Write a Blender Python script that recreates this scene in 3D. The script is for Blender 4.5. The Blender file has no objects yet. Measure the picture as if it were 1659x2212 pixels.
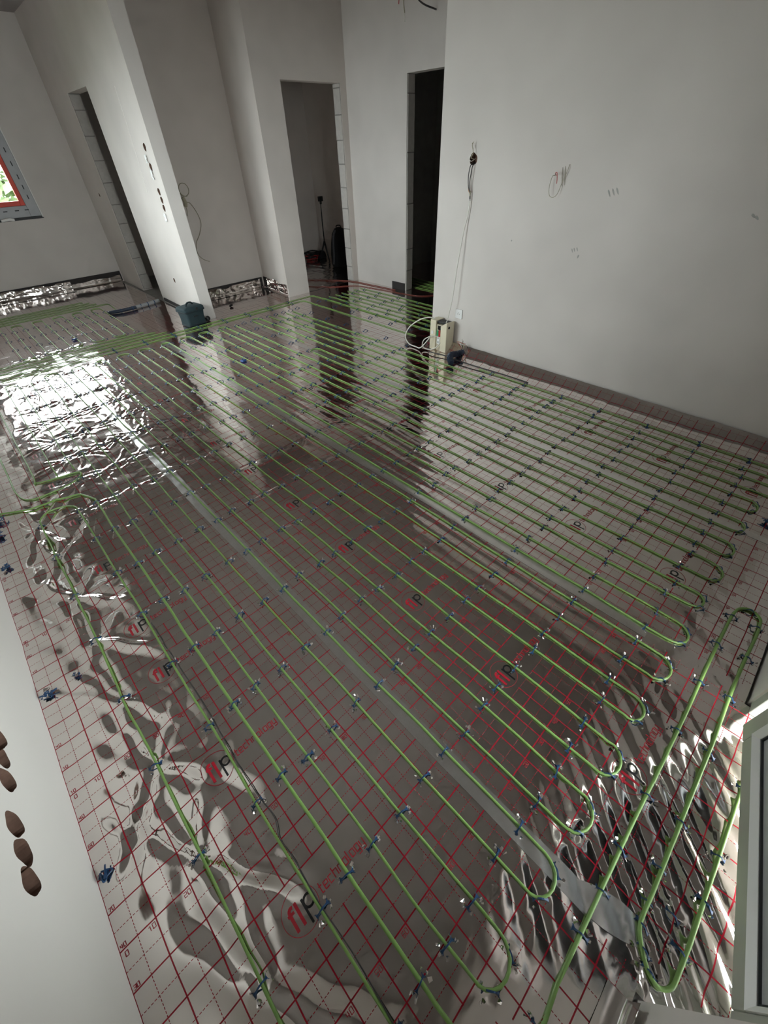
import bpy, bmesh, math, random
import numpy as np
from mathutils import Vector, Matrix

random.seed(7)
RNG = np.random.default_rng(11)
SC = bpy.context.scene
COL = SC.collection
PI = math.pi

# ------------------------------------------------------------------ camera
W, H_ = 1659.0, 2212.0
FPX = 872.286
CAM = Vector((0.55098, -0.53261, 1.60618))
RX = Vector((0.71821549, -0.69519733, -0.02944777))
RY = Vector((-0.4850142, -0.46983019, -0.73757767))
RZ = Vector((0.49892658, 0.5440223, -0.6746199))
cd = bpy.data.cameras.new('camera')
cam = bpy.data.objects.new('camera', cd)
COL.objects.link(cam)
m = Matrix.Identity(4)
for i in range(3):
    m[i][0] = RX[i]; m[i][1] = -RY[i]; m[i][2] = -RZ[i]; m[i][3] = CAM[i]
cam.matrix_world = m
cd.sensor_fit = 'HORIZONTAL'
cd.sensor_width = 36.0
cd.lens = 36.0 * FPX / W
cd.clip_start = 0.05
cd.clip_end = 200
SC.camera = cam

# ------------------------------------------------------------------ light / world / exposure
SC.view_settings.view_transform = 'Standard'
SC.view_settings.look = 'None'
SC.view_settings.gamma = 1.0
SC.view_settings.use_curve_mapping = False
SC.view_settings.exposure = 0.0
SKY_STRENGTH = 23.5
wd = bpy.data.worlds.new('overcast_sky')
SC.world = wd
wd.use_nodes = True
bg = wd.node_tree.nodes['Background']
bg.inputs['Color'].default_value = (0.95, 0.97, 1.0, 1)
bg.inputs['Strength'].default_value = SKY_STRENGTH
SC.cycles.use_denoising = True
SC.cycles.use_adaptive_sampling = True
SC.cycles.adaptive_threshold = 0.10
SC.cycles.adaptive_min_samples = 20
SC.cycles.max_bounces = 7
SC.cycles.diffuse_bounces = 4
SC.cycles.glossy_bounces = 3
SC.cycles.transmission_bounces = 3
SC.cycles.sample_clamp_indirect = 6.0
SC.cycles.caustics_reflective = True
SC.cycles.blur_glossy = 0.6

def portal(name, loc, direction, sx, sy):
    """daylight entering an opening: a sky portal, gives no light of its own"""
    l = bpy.data.lights.new(name, 'AREA')
    l.shape = 'RECTANGLE'; l.size = sx; l.size_y = sy
    l.cycles.is_portal = True
    o = bpy.data.objects.new(name, l)
    o.location = loc
    o.rotation_euler = Vector(direction).to_track_quat('-Z', 'Z').to_euler()
    COL.objects.link(o)

portal('daylight_back_window', (1.05, 8.60, 1.60), (0, -1, 0), 2.1, 1.5)
portal('daylight_side_window', (-0.38, 3.70, 1.55), (1, 0, 0), 1.9, 1.5)
portal('daylight_balcony_door', (1.44, -1.45, 1.10), (0, 1, 0), 1.1, 2.3)

# ------------------------------------------------------------------ helpers
def tag(o, label=None, cat=None, group=None, kind=None):
    if label: o['label'] = label
    if cat: o['category'] = cat
    if group: o['group'] = group
    if kind: o['kind'] = kind
    return o

def link(name, me, mats=None, parent=None, smooth=False):
    o = bpy.data.objects.new(name, me)
    COL.objects.link(o)
    if mats is not None:
        for mt in (mats if isinstance(mats, (list, tuple)) else [mats]):
            me.materials.append(mt)
    if parent is not None:
        o.parent = parent
    if smooth:
        me.polygons.foreach_set('use_smooth', np.ones(len(me.polygons), dtype=bool))
    return o

def mk(name, verts, faces, mats=None, parent=None, smooth=False, mi=None):
    me = bpy.data.meshes.new(name)
    me.from_pydata([tuple(map(float, v)) for v in verts], [], [tuple(map(int, f)) for f in faces])
    me.update()
    o = link(name, me, mats, parent, smooth)
    if mi is not None:
        me.polygons.foreach_set('material_index', np.array(mi, dtype=np.int32))
    return o

def empty(name, loc=(0, 0, 0), rz=0.0):
    o = bpy.data.objects.new(name, None)
    o.location = loc; o.rotation_euler = (0, 0, rz)
    o.empty_display_size = 0.05
    COL.objects.link(o)
    return o

class MB:
    """collects simple solids into one mesh"""
    def __init__(s): s.v = []; s.f = []; s.m = []
    def add(s, v, f, mi=0):
        n = len(s.v); s.v += [tuple(p) for p in v]
        s.f += [tuple(i + n for i in q) for q in f]; s.m += [mi] * len(f)
        return s
    def box(s, x0, x1, y0, y1, z0, z1, mi=0):
        v = [(x0, y0, z0), (x1, y0, z0), (x1, y1, z0), (x0, y1, z0), (x0, y0, z1), (x1, y0, z1), (x1, y1, z1), (x0, y1, z1)]
        f = [(0, 3, 2, 1), (4, 5, 6, 7), (0, 1, 5, 4), (1, 2, 6, 5), (2, 3, 7, 6), (3, 0, 4, 7)]
        return s.add(v, f, mi)
    def prism(s, poly, z0, z1, mi=0):
        n = len(poly)
        v = [(x, y, z0) for x, y in poly] + [(x, y, z1) for x, y in poly]
        f = [tuple(reversed(range(n))), tuple(range(n, 2 * n))] + [(i, (i + 1) % n, n + (i + 1) % n, n + i) for i in range(n)]
        return s.add(v, f, mi)
    def tube(s, pts, r, sides=8, cap=True, mi=0):
        v, f = tube_geo(pts, r, sides, cap)
        return s.add(v, f, mi)
    def build(s, name, mats=None, parent=None, smooth=False, bevel=0.0):
        o = mk(name, s.v, s.f, mats, parent, smooth, s.m)
        if bevel:
            b = o.modifiers.new('edge', 'BEVEL'); b.width = bevel; b.segments = 2; b.limit_method = 'ANGLE'
        return o

def tube_geo(pts, r, sides=8, cap=True):
    P = np.array(pts, float); n = len(P)
    T = np.gradient(P, axis=0)
    T /= (np.linalg.norm(T, axis=1)[:, None] + 1e-12)
    rr = np.full(n, r) if np.isscalar(r) else np.array(r, float)
    up = np.array([0, 0, 1.0])
    if abs(T[0] @ up) > 0.9: up = np.array([0, 1.0, 0])
    v = []
    N = np.cross(up, T[0]); N /= np.linalg.norm(N)
    ang = np.arange(sides) * 2 * PI / sides
    for i in range(n):
        N = N - (N @ T[i]) * T[i]
        N /= (np.linalg.norm(N) + 1e-12)
        B = np.cross(T[i], N)
        ring = P[i] + rr[i] * (np.cos(ang)[:, None] * N + np.sin(ang)[:, None] * B)
        v += [tuple(q) for q in ring]
    f = []
    for i in range(n - 1):
        for k in range(sides):
            a = i * sides + k; b = i * sides + (k + 1) % sides
            f.append((a, b, b + sides, a + sides))
    if cap:
        f.append(tuple(reversed(range(sides)))); f.append(tuple(range((n - 1) * sides, n * sides)))
    return v, f

def smooth_path(pts, n=8, closed=False):
    """Catmull-Rom through the points"""
    P = [np.array(p, float) for p in pts]
    P = [2 * P[0] - P[1]] + P + [2 * P[-1] - P[-2]]
    out = []
    for i in range(1, len(P) - 2):
        p0, p1, p2, p3 = P[i - 1], P[i], P[i + 1], P[i + 2]
        for k in range(n):
            t = k / n
            out.append(0.5 * (2 * p1 + (p2 - p0) * t + (2 * p0 - 5 * p1 + 4 * p2 - p3) * t * t + (3 * p1 - p0 - 3 * p2 + p3) * t ** 3))
    out.append(P[-2])
    return out

def tube_obj(name, pts, r, mat, parent=None, sides=8, n=8, spline=True):
    return MB().tube(smooth_path(pts, n) if spline else pts, r, sides).build(name, mat, parent, smooth=True)

# ------------------------------------------------------------------ materials
def new_mat(name):
    mt = bpy.data.materials.new(name); mt.use_nodes = True
    nt = mt.node_tree
    return mt, nt, nt.nodes['Principled BSDF']

def simple(name, col, rough=0.5, metal=0.0, spec=0.5, noise=0.0, scale=30.0, emit=None):
    mt, nt, b = new_mat(name)
    b.inputs['Base Color'].default_value = (*col, 1)
    b.inputs['Roughness'].default_value = rough
    b.inputs['Metallic'].default_value = metal
    b.inputs['Specular IOR Level'].default_value = spec
    if noise:
        tc = nt.nodes.new('ShaderNodeTexCoord'); nz = nt.nodes.new('ShaderNodeTexNoise')
        nz.inputs['Scale'].default_value = scale; nz.inputs['Detail'].default_value = 4
        nt.links.new(tc.outputs['Object'], nz.inputs['Vector'])
        mx = nt.nodes.new('ShaderNodeMixRGB')
        mx.inputs[1].default_value = (*[c * (1 - noise) for c in col], 1)
        mx.inputs[2].default_value = (*[min(1, c * (1 + noise)) for c in col], 1)
        nt.links.new(nz.outputs['Fac'], mx.inputs[0]); nt.links.new(mx.outputs[0], b.inputs['Base Color'])
    return mt

def plaster(name, col, dirt=0.10, bump=0.25):
    mt, nt, b = new_mat(name)
    L = nt.links
    tc = nt.nodes.new('ShaderNodeTexCoord')
    n1 = nt.nodes.new('ShaderNodeTexNoise'); n1.inputs['Scale'].default_value = 1.6; n1.inputs['Detail'].default_value = 2.0; n1.inputs['Roughness'].default_value = 0.6
    n2 = nt.nodes.new('ShaderNodeTexNoise'); n2.inputs['Scale'].default_value = 16; n2.inputs['Detail'].default_value = 0
    L.new(tc.outputs['Object'], n1.inputs['Vector']); L.new(tc.outputs['Object'], n2.inputs['Vector'])
    cr = nt.nodes.new('ShaderNodeValToRGB')
    cr.color_ramp.elements[0].position = 0.30; cr.color_ramp.elements[1].position = 0.68
    cr.color_ramp.elements[0].color = (*[c * (1 - dirt) for c in col], 1)
    cr.color_ramp.elements[1].color = (*col, 1)
    L.new(n1.outputs['Fac'], cr.inputs['Fac'])
    L.new(cr.outputs['Color'], b.inputs['Base Color'])
    bp = nt.nodes.new('ShaderNodeBump'); bp.inputs['Strength'].default_value = bump; bp.inputs['Distance'].default_value = 0.004
    L.new(n2.outputs['Fac'], bp.inputs['Height']); L.new(bp.outputs['Normal'], b.inputs['Normal'])
    b.inputs['Roughness'].default_value = 0.9
    b.inputs['Specular IOR Level'].default_value = 0.2
    return mt

M = {}
M['plaster'] = plaster('plaster_grey', (0.695, 0.650, 0.615))
M['plaster_white'] = plaster('plaster_white', (0.81, 0.765, 0.725), 0.05, 0.15)
M['plaster_warm'] = plaster('plaster_warm', (0.71, 0.65, 0.605), 0.12)
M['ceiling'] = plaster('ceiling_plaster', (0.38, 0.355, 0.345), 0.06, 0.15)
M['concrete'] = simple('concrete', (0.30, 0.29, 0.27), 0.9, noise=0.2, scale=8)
M['block'] = simple('aerated_block', (0.52, 0.49, 0.46), 0.95, noise=0.15, scale=25, spec=0.15)
M['mortar'] = simple('mortar', (0.28, 0.26, 0.24), 0.95, noise=0.2, scale=40, spec=0.1)
M['brick_dark'] = simple('chased_brick', (0.17, 0.10, 0.075), 0.95, noise=0.5, scale=45, spec=0.1)
M['pipe'] = simple('green_pe_pipe', (0.20, 0.345, 0.095), 0.38, noise=0.06, scale=6)
M['pipe_red'] = simple('red_pe_pipe', (0.22, 0.045, 0.03), 0.45)
M['clip'] = simple('blue_nylon', (0.012, 0.050, 0.130), 0.35)
M['black'] = simple('black_plastic', (0.012, 0.012, 0.013), 0.5)
M['blackcloth'] = simple('black_fabric', (0.012, 0.012, 0.014), 0.9, noise=0.3, scale=60)
M['greycloth'] = simple('grey_webbing', (0.10, 0.10, 0.11), 0.9)
M['teal'] = simple('dark_teal_fabric', (0.016, 0.036, 0.043), 0.75, noise=0.15, scale=80)
M['teal_dark'] = simple('dark_piping', (0.010, 0.022, 0.028), 0.7)
M['cream'] = simple('cream_plastic', (0.72, 0.66, 0.50), 0.42, noise=0.04, scale=10)
M['cream_dark'] = simple('cream_recess', (0.55, 0.50, 0.38), 0.5)
M['white'] = simple('white_plastic', (0.80, 0.80, 0.79), 0.35)
M['pvc'] = simple('pvc_profile', (0.40, 0.41, 0.36), 0.4, noise=0.03, scale=5)  # white PVC greyed, the backlit shade put into its colour
M['pvc_light'] = simple('pvc_bead', (0.80, 0.79, 0.77), 0.35)
M['pvc_film'] = simple('pvc_film', (0.42, 0.43, 0.45), 0.45, noise=0.12, scale=14)
M['gasket'] = simple('gasket_rubber', (0.03, 0.032, 0.035), 0.6)
M['alu'] = simple('grey_spacer', (0.50, 0.51, 0.53), 0.4, metal=0.2)
M['red'] = simple('red_profile', (0.70, 0.06, 0.03), 0.45)
M['redwire'] = simple('red_wire', (0.40, 0.03, 0.03), 0.5)
M['copper'] = simple('copper_wire', (0.55, 0.25, 0.12), 0.4, metal=0.6)
M['wire_white'] = simple('white_cable', (0.72, 0.70, 0.64), 0.5)
M['wire_beige'] = simple('beige_cable', (0.36, 0.33, 0.24), 0.6)
M['wire_dark'] = simple('dark_wire', (0.05, 0.045, 0.045), 0.6)
M['conduit'] = simple('blue_black_conduit', (0.016, 0.028, 0.055), 0.4)
M['conduit_grey'] = simple('grey_conduit', (0.30, 0.31, 0.32), 0.5)
M['edge'] = simple('edge_insulation', (0.035, 0.030, 0.030), 0.8)
M['screen'] = simple('dark_window', (0.01, 0.01, 0.012), 0.2)
M['green_sw'] = simple('green_switch', (0.02, 0.30, 0.12), 0.4)
M['red_sw'] = simple('red_switch', (0.45, 0.03, 0.03), 0.4)
M['smudge'] = simple('smudge', (0.40, 0.39, 0.37), 0.95, spec=0.1)
M['smudge_brown'] = simple('smudge_brown', (0.36, 0.33, 0.29), 0.95, spec=0.1)  # brown for the wire hook's shadow painted on the wall
M['lawn'] = simple('lawn', (0.085, 0.10, 0.055), 0.95, noise=0.35, scale=3)
M['leaf'] = simple('shrub_leaf', (0.16, 0.22, 0.10), 0.8, noise=0.4, scale=2)
M['paving'] = simple('grey_paving', (0.22, 0.215, 0.205), 0.9, noise=0.1, scale=3)
M['print_red'] = simple('print_red', (0.33, 0.010, 0.022), 0.30)
M['print_black'] = simple('print_black', (0.008, 0.008, 0.009), 0.30)

def glass_mat():
    mt, nt, b = new_mat('window_glass')
    nt.nodes.remove(b)
    out = nt.nodes['Material Output']
    tr = nt.nodes.new('ShaderNodeBsdfTransparent'); tr.inputs['Color'].default_value = (0.93, 0.97, 0.96, 1)
    gl = nt.nodes.new('ShaderNodeBsdfGlossy'); gl.inputs['Roughness'].default_value = 0.02
    fr = nt.nodes.new('ShaderNodeFresnel'); fr.inputs['IOR'].default_value = 1.45
    mx = nt.nodes.new('ShaderNodeMixShader')
    nt.links.new(fr.outputs[0], mx.inputs[0]); nt.links.new(tr.outputs[0], mx.inputs[1]); nt.links.new(gl.outputs[0], mx.inputs[2])
    nt.links.new(mx.outputs[0], out.inputs['Surface'])
    return mt
M['glass'] = glass_mat()

FOIL_COL = (0.77, 0.725, 0.70)
def foil_mat(name, grid=True, umin=0.026, rough=0.085, crinkle=0.0):
    mt, nt, b = new_mat(name)
    L = nt.links; N = nt.nodes
    def math_(op, a, c=None, clamp=False):
        n = N.new('ShaderNodeMath'); n.operation = op; n.use_clamp = clamp
        for i, q in enumerate((a, c)):
            if q is None: continue
            if isinstance(q, (int, float)): n.inputs[i].default_value = q
            else: L.new(q, n.inputs[i])
        return n.outputs[0]
    tc = N.new('ShaderNodeTexCoord')
    nz = N.new('ShaderNodeTexNoise'); nz.inputs['Scale'].default_value = 3.5; nz.inputs['Detail'].default_value = 1
    L.new(tc.outputs['Object'], nz.inputs['Vector'])
    rg = math_('MULTIPLY_ADD', nz.outputs['Fac'], 0.07); rg.node.inputs[2].default_value = rough - 0.035
    b.inputs['Metallic'].default_value = 1.0
    L.new(rg, b.inputs['Roughness'])
    # fine relief of the film
    nf = N.new('ShaderNodeTexNoise'); nf.inputs['Scale'].default_value = 22; nf.inputs['Detail'].default_value = 1
    L.new(tc.outputs['Object'], nf.inputs['Vector'])
    bp = N.new('ShaderNodeBump'); bp.inputs['Strength'].default_value = 0.10 + crinkle; bp.inputs['Distance'].default_value = 0.004
    L.new(nf.outputs['Fac'], bp.inputs['Height']); L.new(bp.outputs['Normal'], b.inputs['Normal'])
    # dust specks / scuffs
    nd = N.new('ShaderNodeTexNoise'); nd.inputs['Scale'].default_value = 5; nd.inputs['Detail'].default_value = 2; nd.inputs['Roughness'].default_value = 0.7
    L.new(tc.outputs['Object'], nd.inputs['Vector'])
    cr = N.new('ShaderNodeValToRGB')
    cr.color_ramp.elements[0].position = 0.35; cr.color_ramp.elements[1].position = 0.75
    cr.color_ramp.elements[0].color = (*FOIL_COL, 1)
    cr.color_ramp.elements[1].color = (*[c * 0.93 for c in FOIL_COL], 1)
    L.new(nd.outputs['Fac'], cr.inputs['Fac'])
    if not grid:
        L.new(cr.outputs['Color'], b.inputs['Base Color'])
        return mt
    uv = N.new('ShaderNodeUVMap'); uv.uv_map = 'UVMap'
    sp = N.new('ShaderNodeSeparateXYZ'); L.new(uv.outputs['UV'], sp.inputs[0])
    u, v = sp.outputs['X'], sp.outputs['Y']
    def line(c, off, half):
        f = math_('FRACT', math_('ADD', math_('MULTIPLY', c, 10.0), 0.5 + off))
        d = math_('MULTIPLY', math_('ABSOLUTE', math_('SUBTRACT', f, 0.5)), 0.1)
        return math_('LESS_THAN', d, half)
    def dash(c):
        return math_('LESS_THAN', math_('FRACT', math_('MULTIPLY', c, 110.0)), 0.66)
    def band(c, lo, hi):
        return math_('MULTIPLY', math_('GREATER_THAN', c, lo), math_('LESS_THAN', c, hi))
    cols = line(u, 0.0, 0.0019)
    cold = math_('MULTIPLY', line(u, 0.5, 0.0009), dash(v))
    rows = line(v, 0.0, 0.0019)
    rowd = math_('MULTIPLY', line(v, 0.5, 0.0009), dash(u))
    allow = band(u, umin, 0.968)
    ink = math_('MAXIMUM', math_('MAXIMUM', cols, cold), math_('MAXIMUM', rows, rowd))
    vv = math_('FRACT', math_('MULTIPLY', v, 2.0))           # 0..1 over half a metre
    blank = math_('MULTIPLY', band(u, 0.332, 0.668), band(vv, 0.305, 0.595))
    ink = math_('MULTIPLY', math_('MULTIPLY', ink, allow), math_('SUBTRACT', 1.0, blank))
    mx = N.new('ShaderNodeMixRGB'); mx.inputs[2].default_value = (0.30, 0.010, 0.022, 1)
    L.new(ink, mx.inputs[0]); L.new(cr.outputs['Color'], mx.inputs[1])
    L.new(mx.outputs[0], b.inputs['Base Color'])
    L.new(math_('SUBTRACT', 1.0, math_('MULTIPLY', ink, 0.85)), b.inputs['Metallic'])
    return mt
M['foil'] = foil_mat('printed_foil')
M['foil_edge'] = foil_mat('printed_foil_edge', umin=-0.01)
M['foil_plain'] = foil_mat('plain_foil', grid=False, rough=0.16)
M['foil_crumple'] = foil_mat('crumpled_foil', grid=False, rough=0.14, crinkle=0.12)

def tape_mat():
    mt, nt, b = new_mat('clear_tape')
    tc = nt.nodes.new('ShaderNodeTexCoord'); nz = nt.nodes.new('ShaderNodeTexNoise')
    nz.inputs['Scale'].default_value = 18; nz.inputs['Detail'].default_value = 8; nz.inputs['Roughness'].default_value = 0.7
    nt.links.new(tc.outputs['Object'], nz.inputs['Vector'])
    cr = nt.nodes.new('ShaderNodeValToRGB')
    cr.color_ramp.elements[0].position = 0.35; cr.color_ramp.elements[1].position = 0.72
    cr.color_ramp.elements[0].color = (0.74, 0.715, 0.70, 1); cr.color_ramp.elements[1].color = (0.86, 0.85, 0.84, 1)
    nt.links.new(nz.outputs['Fac'], cr.inputs['Fac']); nt.links.new(cr.outputs['Color'], b.inputs['Base Color'])
    b.inputs['Metallic'].default_value = 1.0; b.inputs['Roughness'].default_value = 0.26
    return mt
M['tape'] = tape_mat()

# ------------------------------------------------------------------ layout numbers
CEIL = 2.92
DOOR_H = 2.165
def w1x(y): return 2.67 + (y - 5.0) / 3.22 * 0.07      # face of the partition with the narrow doorway
XR = 3.95                                             # right wall face
YS = -1.0                                             # front (balcony side) wall face
YB = 8.22                                             # back wall face

def structure(o, label=None):
    tag(o, label, None, None, 'structure'); return o

# ------------------------------------------------------------------ room shell
structure(MB().box(-0.35, 7.3, -1.32, 8.55, -0.20, -0.016).build('floor', M['concrete']))
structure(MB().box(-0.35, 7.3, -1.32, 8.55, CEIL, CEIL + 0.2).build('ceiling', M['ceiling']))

def cut(obj, cutters, mat):
    """cut round chases out of a wall; the cut faces take mat"""
    obj.data.materials.append(mat)
    mb = MB()
    for (c, r, axis, depth) in cutters:
        n = 30
        ring = []
        for k in range(n):
            a = 2 * PI * k / n
            rr = r * (1 + 0.06 * math.sin(3 * a + c[1] * 40) + 0.04 * math.sin(5 * a + c[2] * 30))
            ring.append((math.cos(a) * rr, math.sin(a) * rr))
        v = []
        for s in (-1, 1):
            for p in ring:
                d = s * depth
                if axis == 'x': v.append((c[0] + d, c[1] + p[0], c[2] + p[1]))
                else: v.append((c[0] + p[0], c[1] + d, c[2] + p[1]))
        f = [tuple(reversed(range(n))), tuple(range(n, 2 * n))] + [(i, (i + 1) % n, n + (i + 1) % n, n + i) for i in range(n)]
        mb.add(v, f)
    cme = bpy.data.meshes.new('chase_cutter')
    cme.from_pydata(mb.v, [], mb.f); cme.update()
    b = bmesh.new(); b.from_mesh(cme); bmesh.ops.recalc_face_normals(b, faces=b.faces); b.to_mesh(cme); b.free()
    cme.materials.append(obj.data.materials[0]); cme.materials.append(mat)
    cme.polygons.foreach_set('material_index', np.ones(len(cme.polygons), dtype=np.int32))
    co = bpy.data.objects.new('chase_cutter', cme); COL.objects.link(co)
    b = bmesh.new(); b.from_mesh(obj.data); bmesh.ops.recalc_face_normals(b, faces=b.faces); b.to_mesh(obj.data); b.free()
    md = obj.modifiers.new('cut', 'BOOLEAN'); md.object = co; md.operation = 'DIFFERENCE'; md.solver = 'EXACT'; md.use_self = True
    dg = bpy.context.evaluated_depsgraph_get(); dg.update()
    me = bpy.data.meshes.new_from_object(obj.evaluated_get(dg))
    obj.modifiers.clear(); old = obj.data; obj.data = me
    bpy.data.objects.remove(co); bpy.data.meshes.remove(cme); bpy.data.meshes.remove(old)

# left wall with the side window
wl = MB()
wl.box(-0.30, 0.0, -1.32, 2.85, -0.02, CEIL)
wl = wl.build('wall_left', M['plaster_white'])
cut(wl, [((0, y, 0.335 + dz), 0.037, 'x', 0.055) for y, dz in ((0.605, -0.004), (0.530, 0.004), (0.452, 0.0), (0.312, 0.012), (0.238, 0.0), (0.163, -0.002))], M['brick_dark'])
structure(wl)
structure(MB().box(-0.30, 0.0, 2.85, 4.60, -0.02, 0.85).box(-0.30, 0.0, 2.85, 4.60, 2.30, CEIL).box(-0.30, 0.0, 4.60, 8.55, -0.02, CEIL).build('wall_left_window_side', M['plaster_white']))

# back wall with window 1
BWX0, BWX1, BWZ0, BWZ1 = 0.10, 2.02, 0.94, 2.28
structure(MB().box(0.0, BWX0, YB, YB + 0.30, -0.02, CEIL).box(BWX1, 3.0, YB, YB + 0.30, -0.02, CEIL)
          .box(BWX0, BWX1, YB, YB + 0.30, -0.02, BWZ0).box(BWX0, BWX1, YB, YB + 0.30, BWZ1, CEIL).build('wall_back', M['plaster']))

# partition with the narrow doorway
def seg(y0, y1): return [(w1x(y0), y0), (w1x(y0) + 0.145, y0), (w1x(y1) + 0.145, y1), (w1x(y1), y1)]
pt = MB().prism(seg(5.0, 6.42), -0.02, CEIL).build('wall_partition', M['plaster'])
pc = MB().prism(seg(7.27, 8.22), -0.02, CEIL).build('wall_partition_corner', M['plaster'])
structure(MB().prism(seg(6.42, 7.27), DOOR_H, CEIL).build('wall_partition_lintel', M['plaster']))
cut(pc, [((2.728, 7.64, 1.17), .022, 'x', .05)], M['brick_dark']); structure(pc)
cut(pt, [((2.675, y, z), r, 'x', 0.05) for y, z, r in ((5.20, 1.645, .033), (5.205, 1.49, .033), (5.195, 1.285, .032), (5.19, 1.213, .032), (5.20, 1.142, .032), (5.665, 0.36, .026))], M['brick_dark'])
structure(pt)

# niche, pier, lintel of the middle doorway
structure(MB().box(2.815, 4.20, 5.90, 6.05, -0.02, CEIL).build('wall_niche', M['plaster_warm']))
structure(MB().prism([(3.975, 5.03), (4.33, 5.03), (4.33, 5.18), (4.36, 5.90), (4.10, 5.90)], -0.02, CEIL).build('wall_pier', M['plaster_warm']))
structure(MB().box(4.33, 5.20, 5.03, 5.17, DOOR_H, CEIL).box(5.20, 5.44, 5.03, 5.17, -0.02, CEIL).build('wall_middle_doorway', M['plaster_warm']))
# hall wall with the dark doorway
structure(MB().box(5.30, 5.43, 3.985, 5.03, -0.02, CEIL).box(5.30, 5.43, 3.05, 3.985, DOOR_H, CEIL).box(5.30, 5.43, 0.8, 3.05, -0.02, CEIL).build('wall_hall', M['plaster']))
structure(MB().box(4.10, 5.30, 0.8, 0.95, -0.02, CEIL).build('wall_hall_end', M['plaster']))
# right wall
rw = MB().box(XR, XR + 0.15, YS, 2.32, -0.02, CEIL).build('wall_right', M['plaster'])
cut(rw, [((XR, 1.982, 1.492), 0.036, 'x', 0.05)], M['brick_dark'])
structure(rw)
# front wall (balcony side)
DX0, DX1, DZ1 = 0.92, 1.96, 2.28
structure(MB().box(-0.30, DX0, YS - 0.32, YS, -0.02, CEIL).box(DX1, XR + 0.15, YS - 0.32, YS, -0.02, CEIL)
          .box(DX0, DX1, YS - 0.32, YS, DZ1, CEIL).build('wall_front', M['plaster']))
# rooms beyond the doorways
structure(MB().box(4.20, 4.36, 5.90, 7.05, -0.02, CEIL).build('wall_far_room_left', M['plaster_warm']))
structure(MB().box(4.20, 4.42, 7.05, 7.20, -0.02, CEIL).box(4.72, 6.25, 7.05, 7.20, -0.02, CEIL)
          .box(4.42, 4.72, 7.05, 7.20, -0.02, 1.4).box(4.42, 4.72, 7.05, 7.20, 1.8, CEIL).build('wall_far_room_back', M['plaster_warm']))  # small unseen opening added to light the far room floor
structure(MB().box(6.10, 6.25, 5.17, 7.05, -0.02, CEIL).build('wall_far_room_right', M['plaster_warm']))
structure(MB().box(5.44, 6.25, 5.03, 5.17, -0.02, CEIL).build('wall_far_room_front', M['plaster_warm']))
structure(MB().box(5.43, 7.2, 2.0, 2.15, -0.02, CEIL).box(7.05, 7.2, 2.15, 5.03, -0.02, CEIL).box(6.25, 7.2, 5.03, 5.17, -0.02, CEIL).build('wall_dark_room', M['concrete']))  # dark concrete picked to put the unlit room's blackness into the walls
structure(MB().box(4.05, 4.20, 6.05, 8.22, -0.02, CEIL).build('wall_corridor', M['plaster']))
structure(MB().box(3.0, 4.2, 8.22, 8.5, -0.02, CEIL).build('wall_corridor_end', M['plaster']))

# aerated block jambs of the doorways: each block a piece of the wall it belongs to
def jamb_blocks(parent, mapper, heights, off):
    z = 0.0
    for i, h in enumerate(heights):
        z1 = min(z + h, DOOR_H)
        mb = MB()
        a = mapper(0.004 + 0.006 * ((i * 37) % 5) / 5, z + 0.005, z1 - 0.004, (i * 53 % 7) / 7 * 0.006)
        mb.add(*a)
        mb.build('block', M['block'], parent, bevel=0.004)
        z = z1
        if z >= DOOR_H - 0.01: break
def hexa(p):  # 8 corners -> solid
    return p, [(0, 3, 2, 1), (4, 5, 6, 7), (0, 1, 5, 4), (1, 2, 6, 5), (2, 3, 7, 6), (3, 0, 4, 7)]
HS = [0.19, 0.245, 0.24, 0.245, 0.235, 0.25, 0.24, 0.24, 0.24, 0.25]
part_o = bpy.data.objects['wall_partition_corner']; mid_o = bpy.data.objects['wall_middle_doorway']; hall_o = bpy.data.objects['wall_hall']
def map_part(d, z0, z1, e):
    y = 7.27; xa = w1x(y) + 0.012; xb = xa + 0.12
    return hexa([(xa, y - 0.006 - d, z0), (xb, y - 0.006 - d, z0), (xb, y + 0.02, z0), (xa, y + 0.02, z0), (xa, y - 0.006 - d, z1), (xb, y - 0.006 - d, z1), (xb, y + 0.02, z1), (xa, y + 0.02, z1)])
def map_mid(d, z0, z1, e):
    xa = 5.194 - d; xb = 5.22; ya, yb = 5.036, 5.164
    return hexa([(xa, ya, z0), (xb, ya, z0), (xb, yb, z0), (xa, yb, z0), (xa, ya, z1), (xb, ya, z1), (xb, yb, z1), (xa, yb, z1)])
def map_hall(d, z0, z1, e):
    y = 3.985
    return hexa([(5.308, y - 0.006 - d, z0), (5.422, y - 0.006 - d, z0), (5.422, y + 0.02, z0), (5.308, y + 0.02, z0), (5.308, y - 0.006 - d, z1), (5.422, y - 0.006 - d, z1), (5.422, y + 0.02, z1), (5.308, y + 0.02, z1)])
jamb_blocks(part_o, map_part, [0.2, 0.22, 0.2, 0.23, 0.22, 0.24, 0.23, 0.24, 0.24, 0.25], 0)
jamb_blocks(mid_o, map_mid, HS, 0)
jamb_blocks(hall_o, map_hall, [0.25, 0.26, 0.5, 0.5, 0.5, 0.3], 0)
# mortar slab strips behind the blocks
MB().box(w1x(7.27) + 0.01, w1x(7.27) + 0.135, 7.262, 7.275, 0, DOOR_H).build('mortar_bed', M['mortar'], part_o)
MB().box(5.197, 5.205, 5.035, 5.165, 0, DOOR_H).build('mortar_bed', M['mortar'], mid_o)
MB().box(5.306, 5.424, 3.979, 3.99, 0, DOOR_H).build('mortar_bed', M['mortar'], hall_o)

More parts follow.
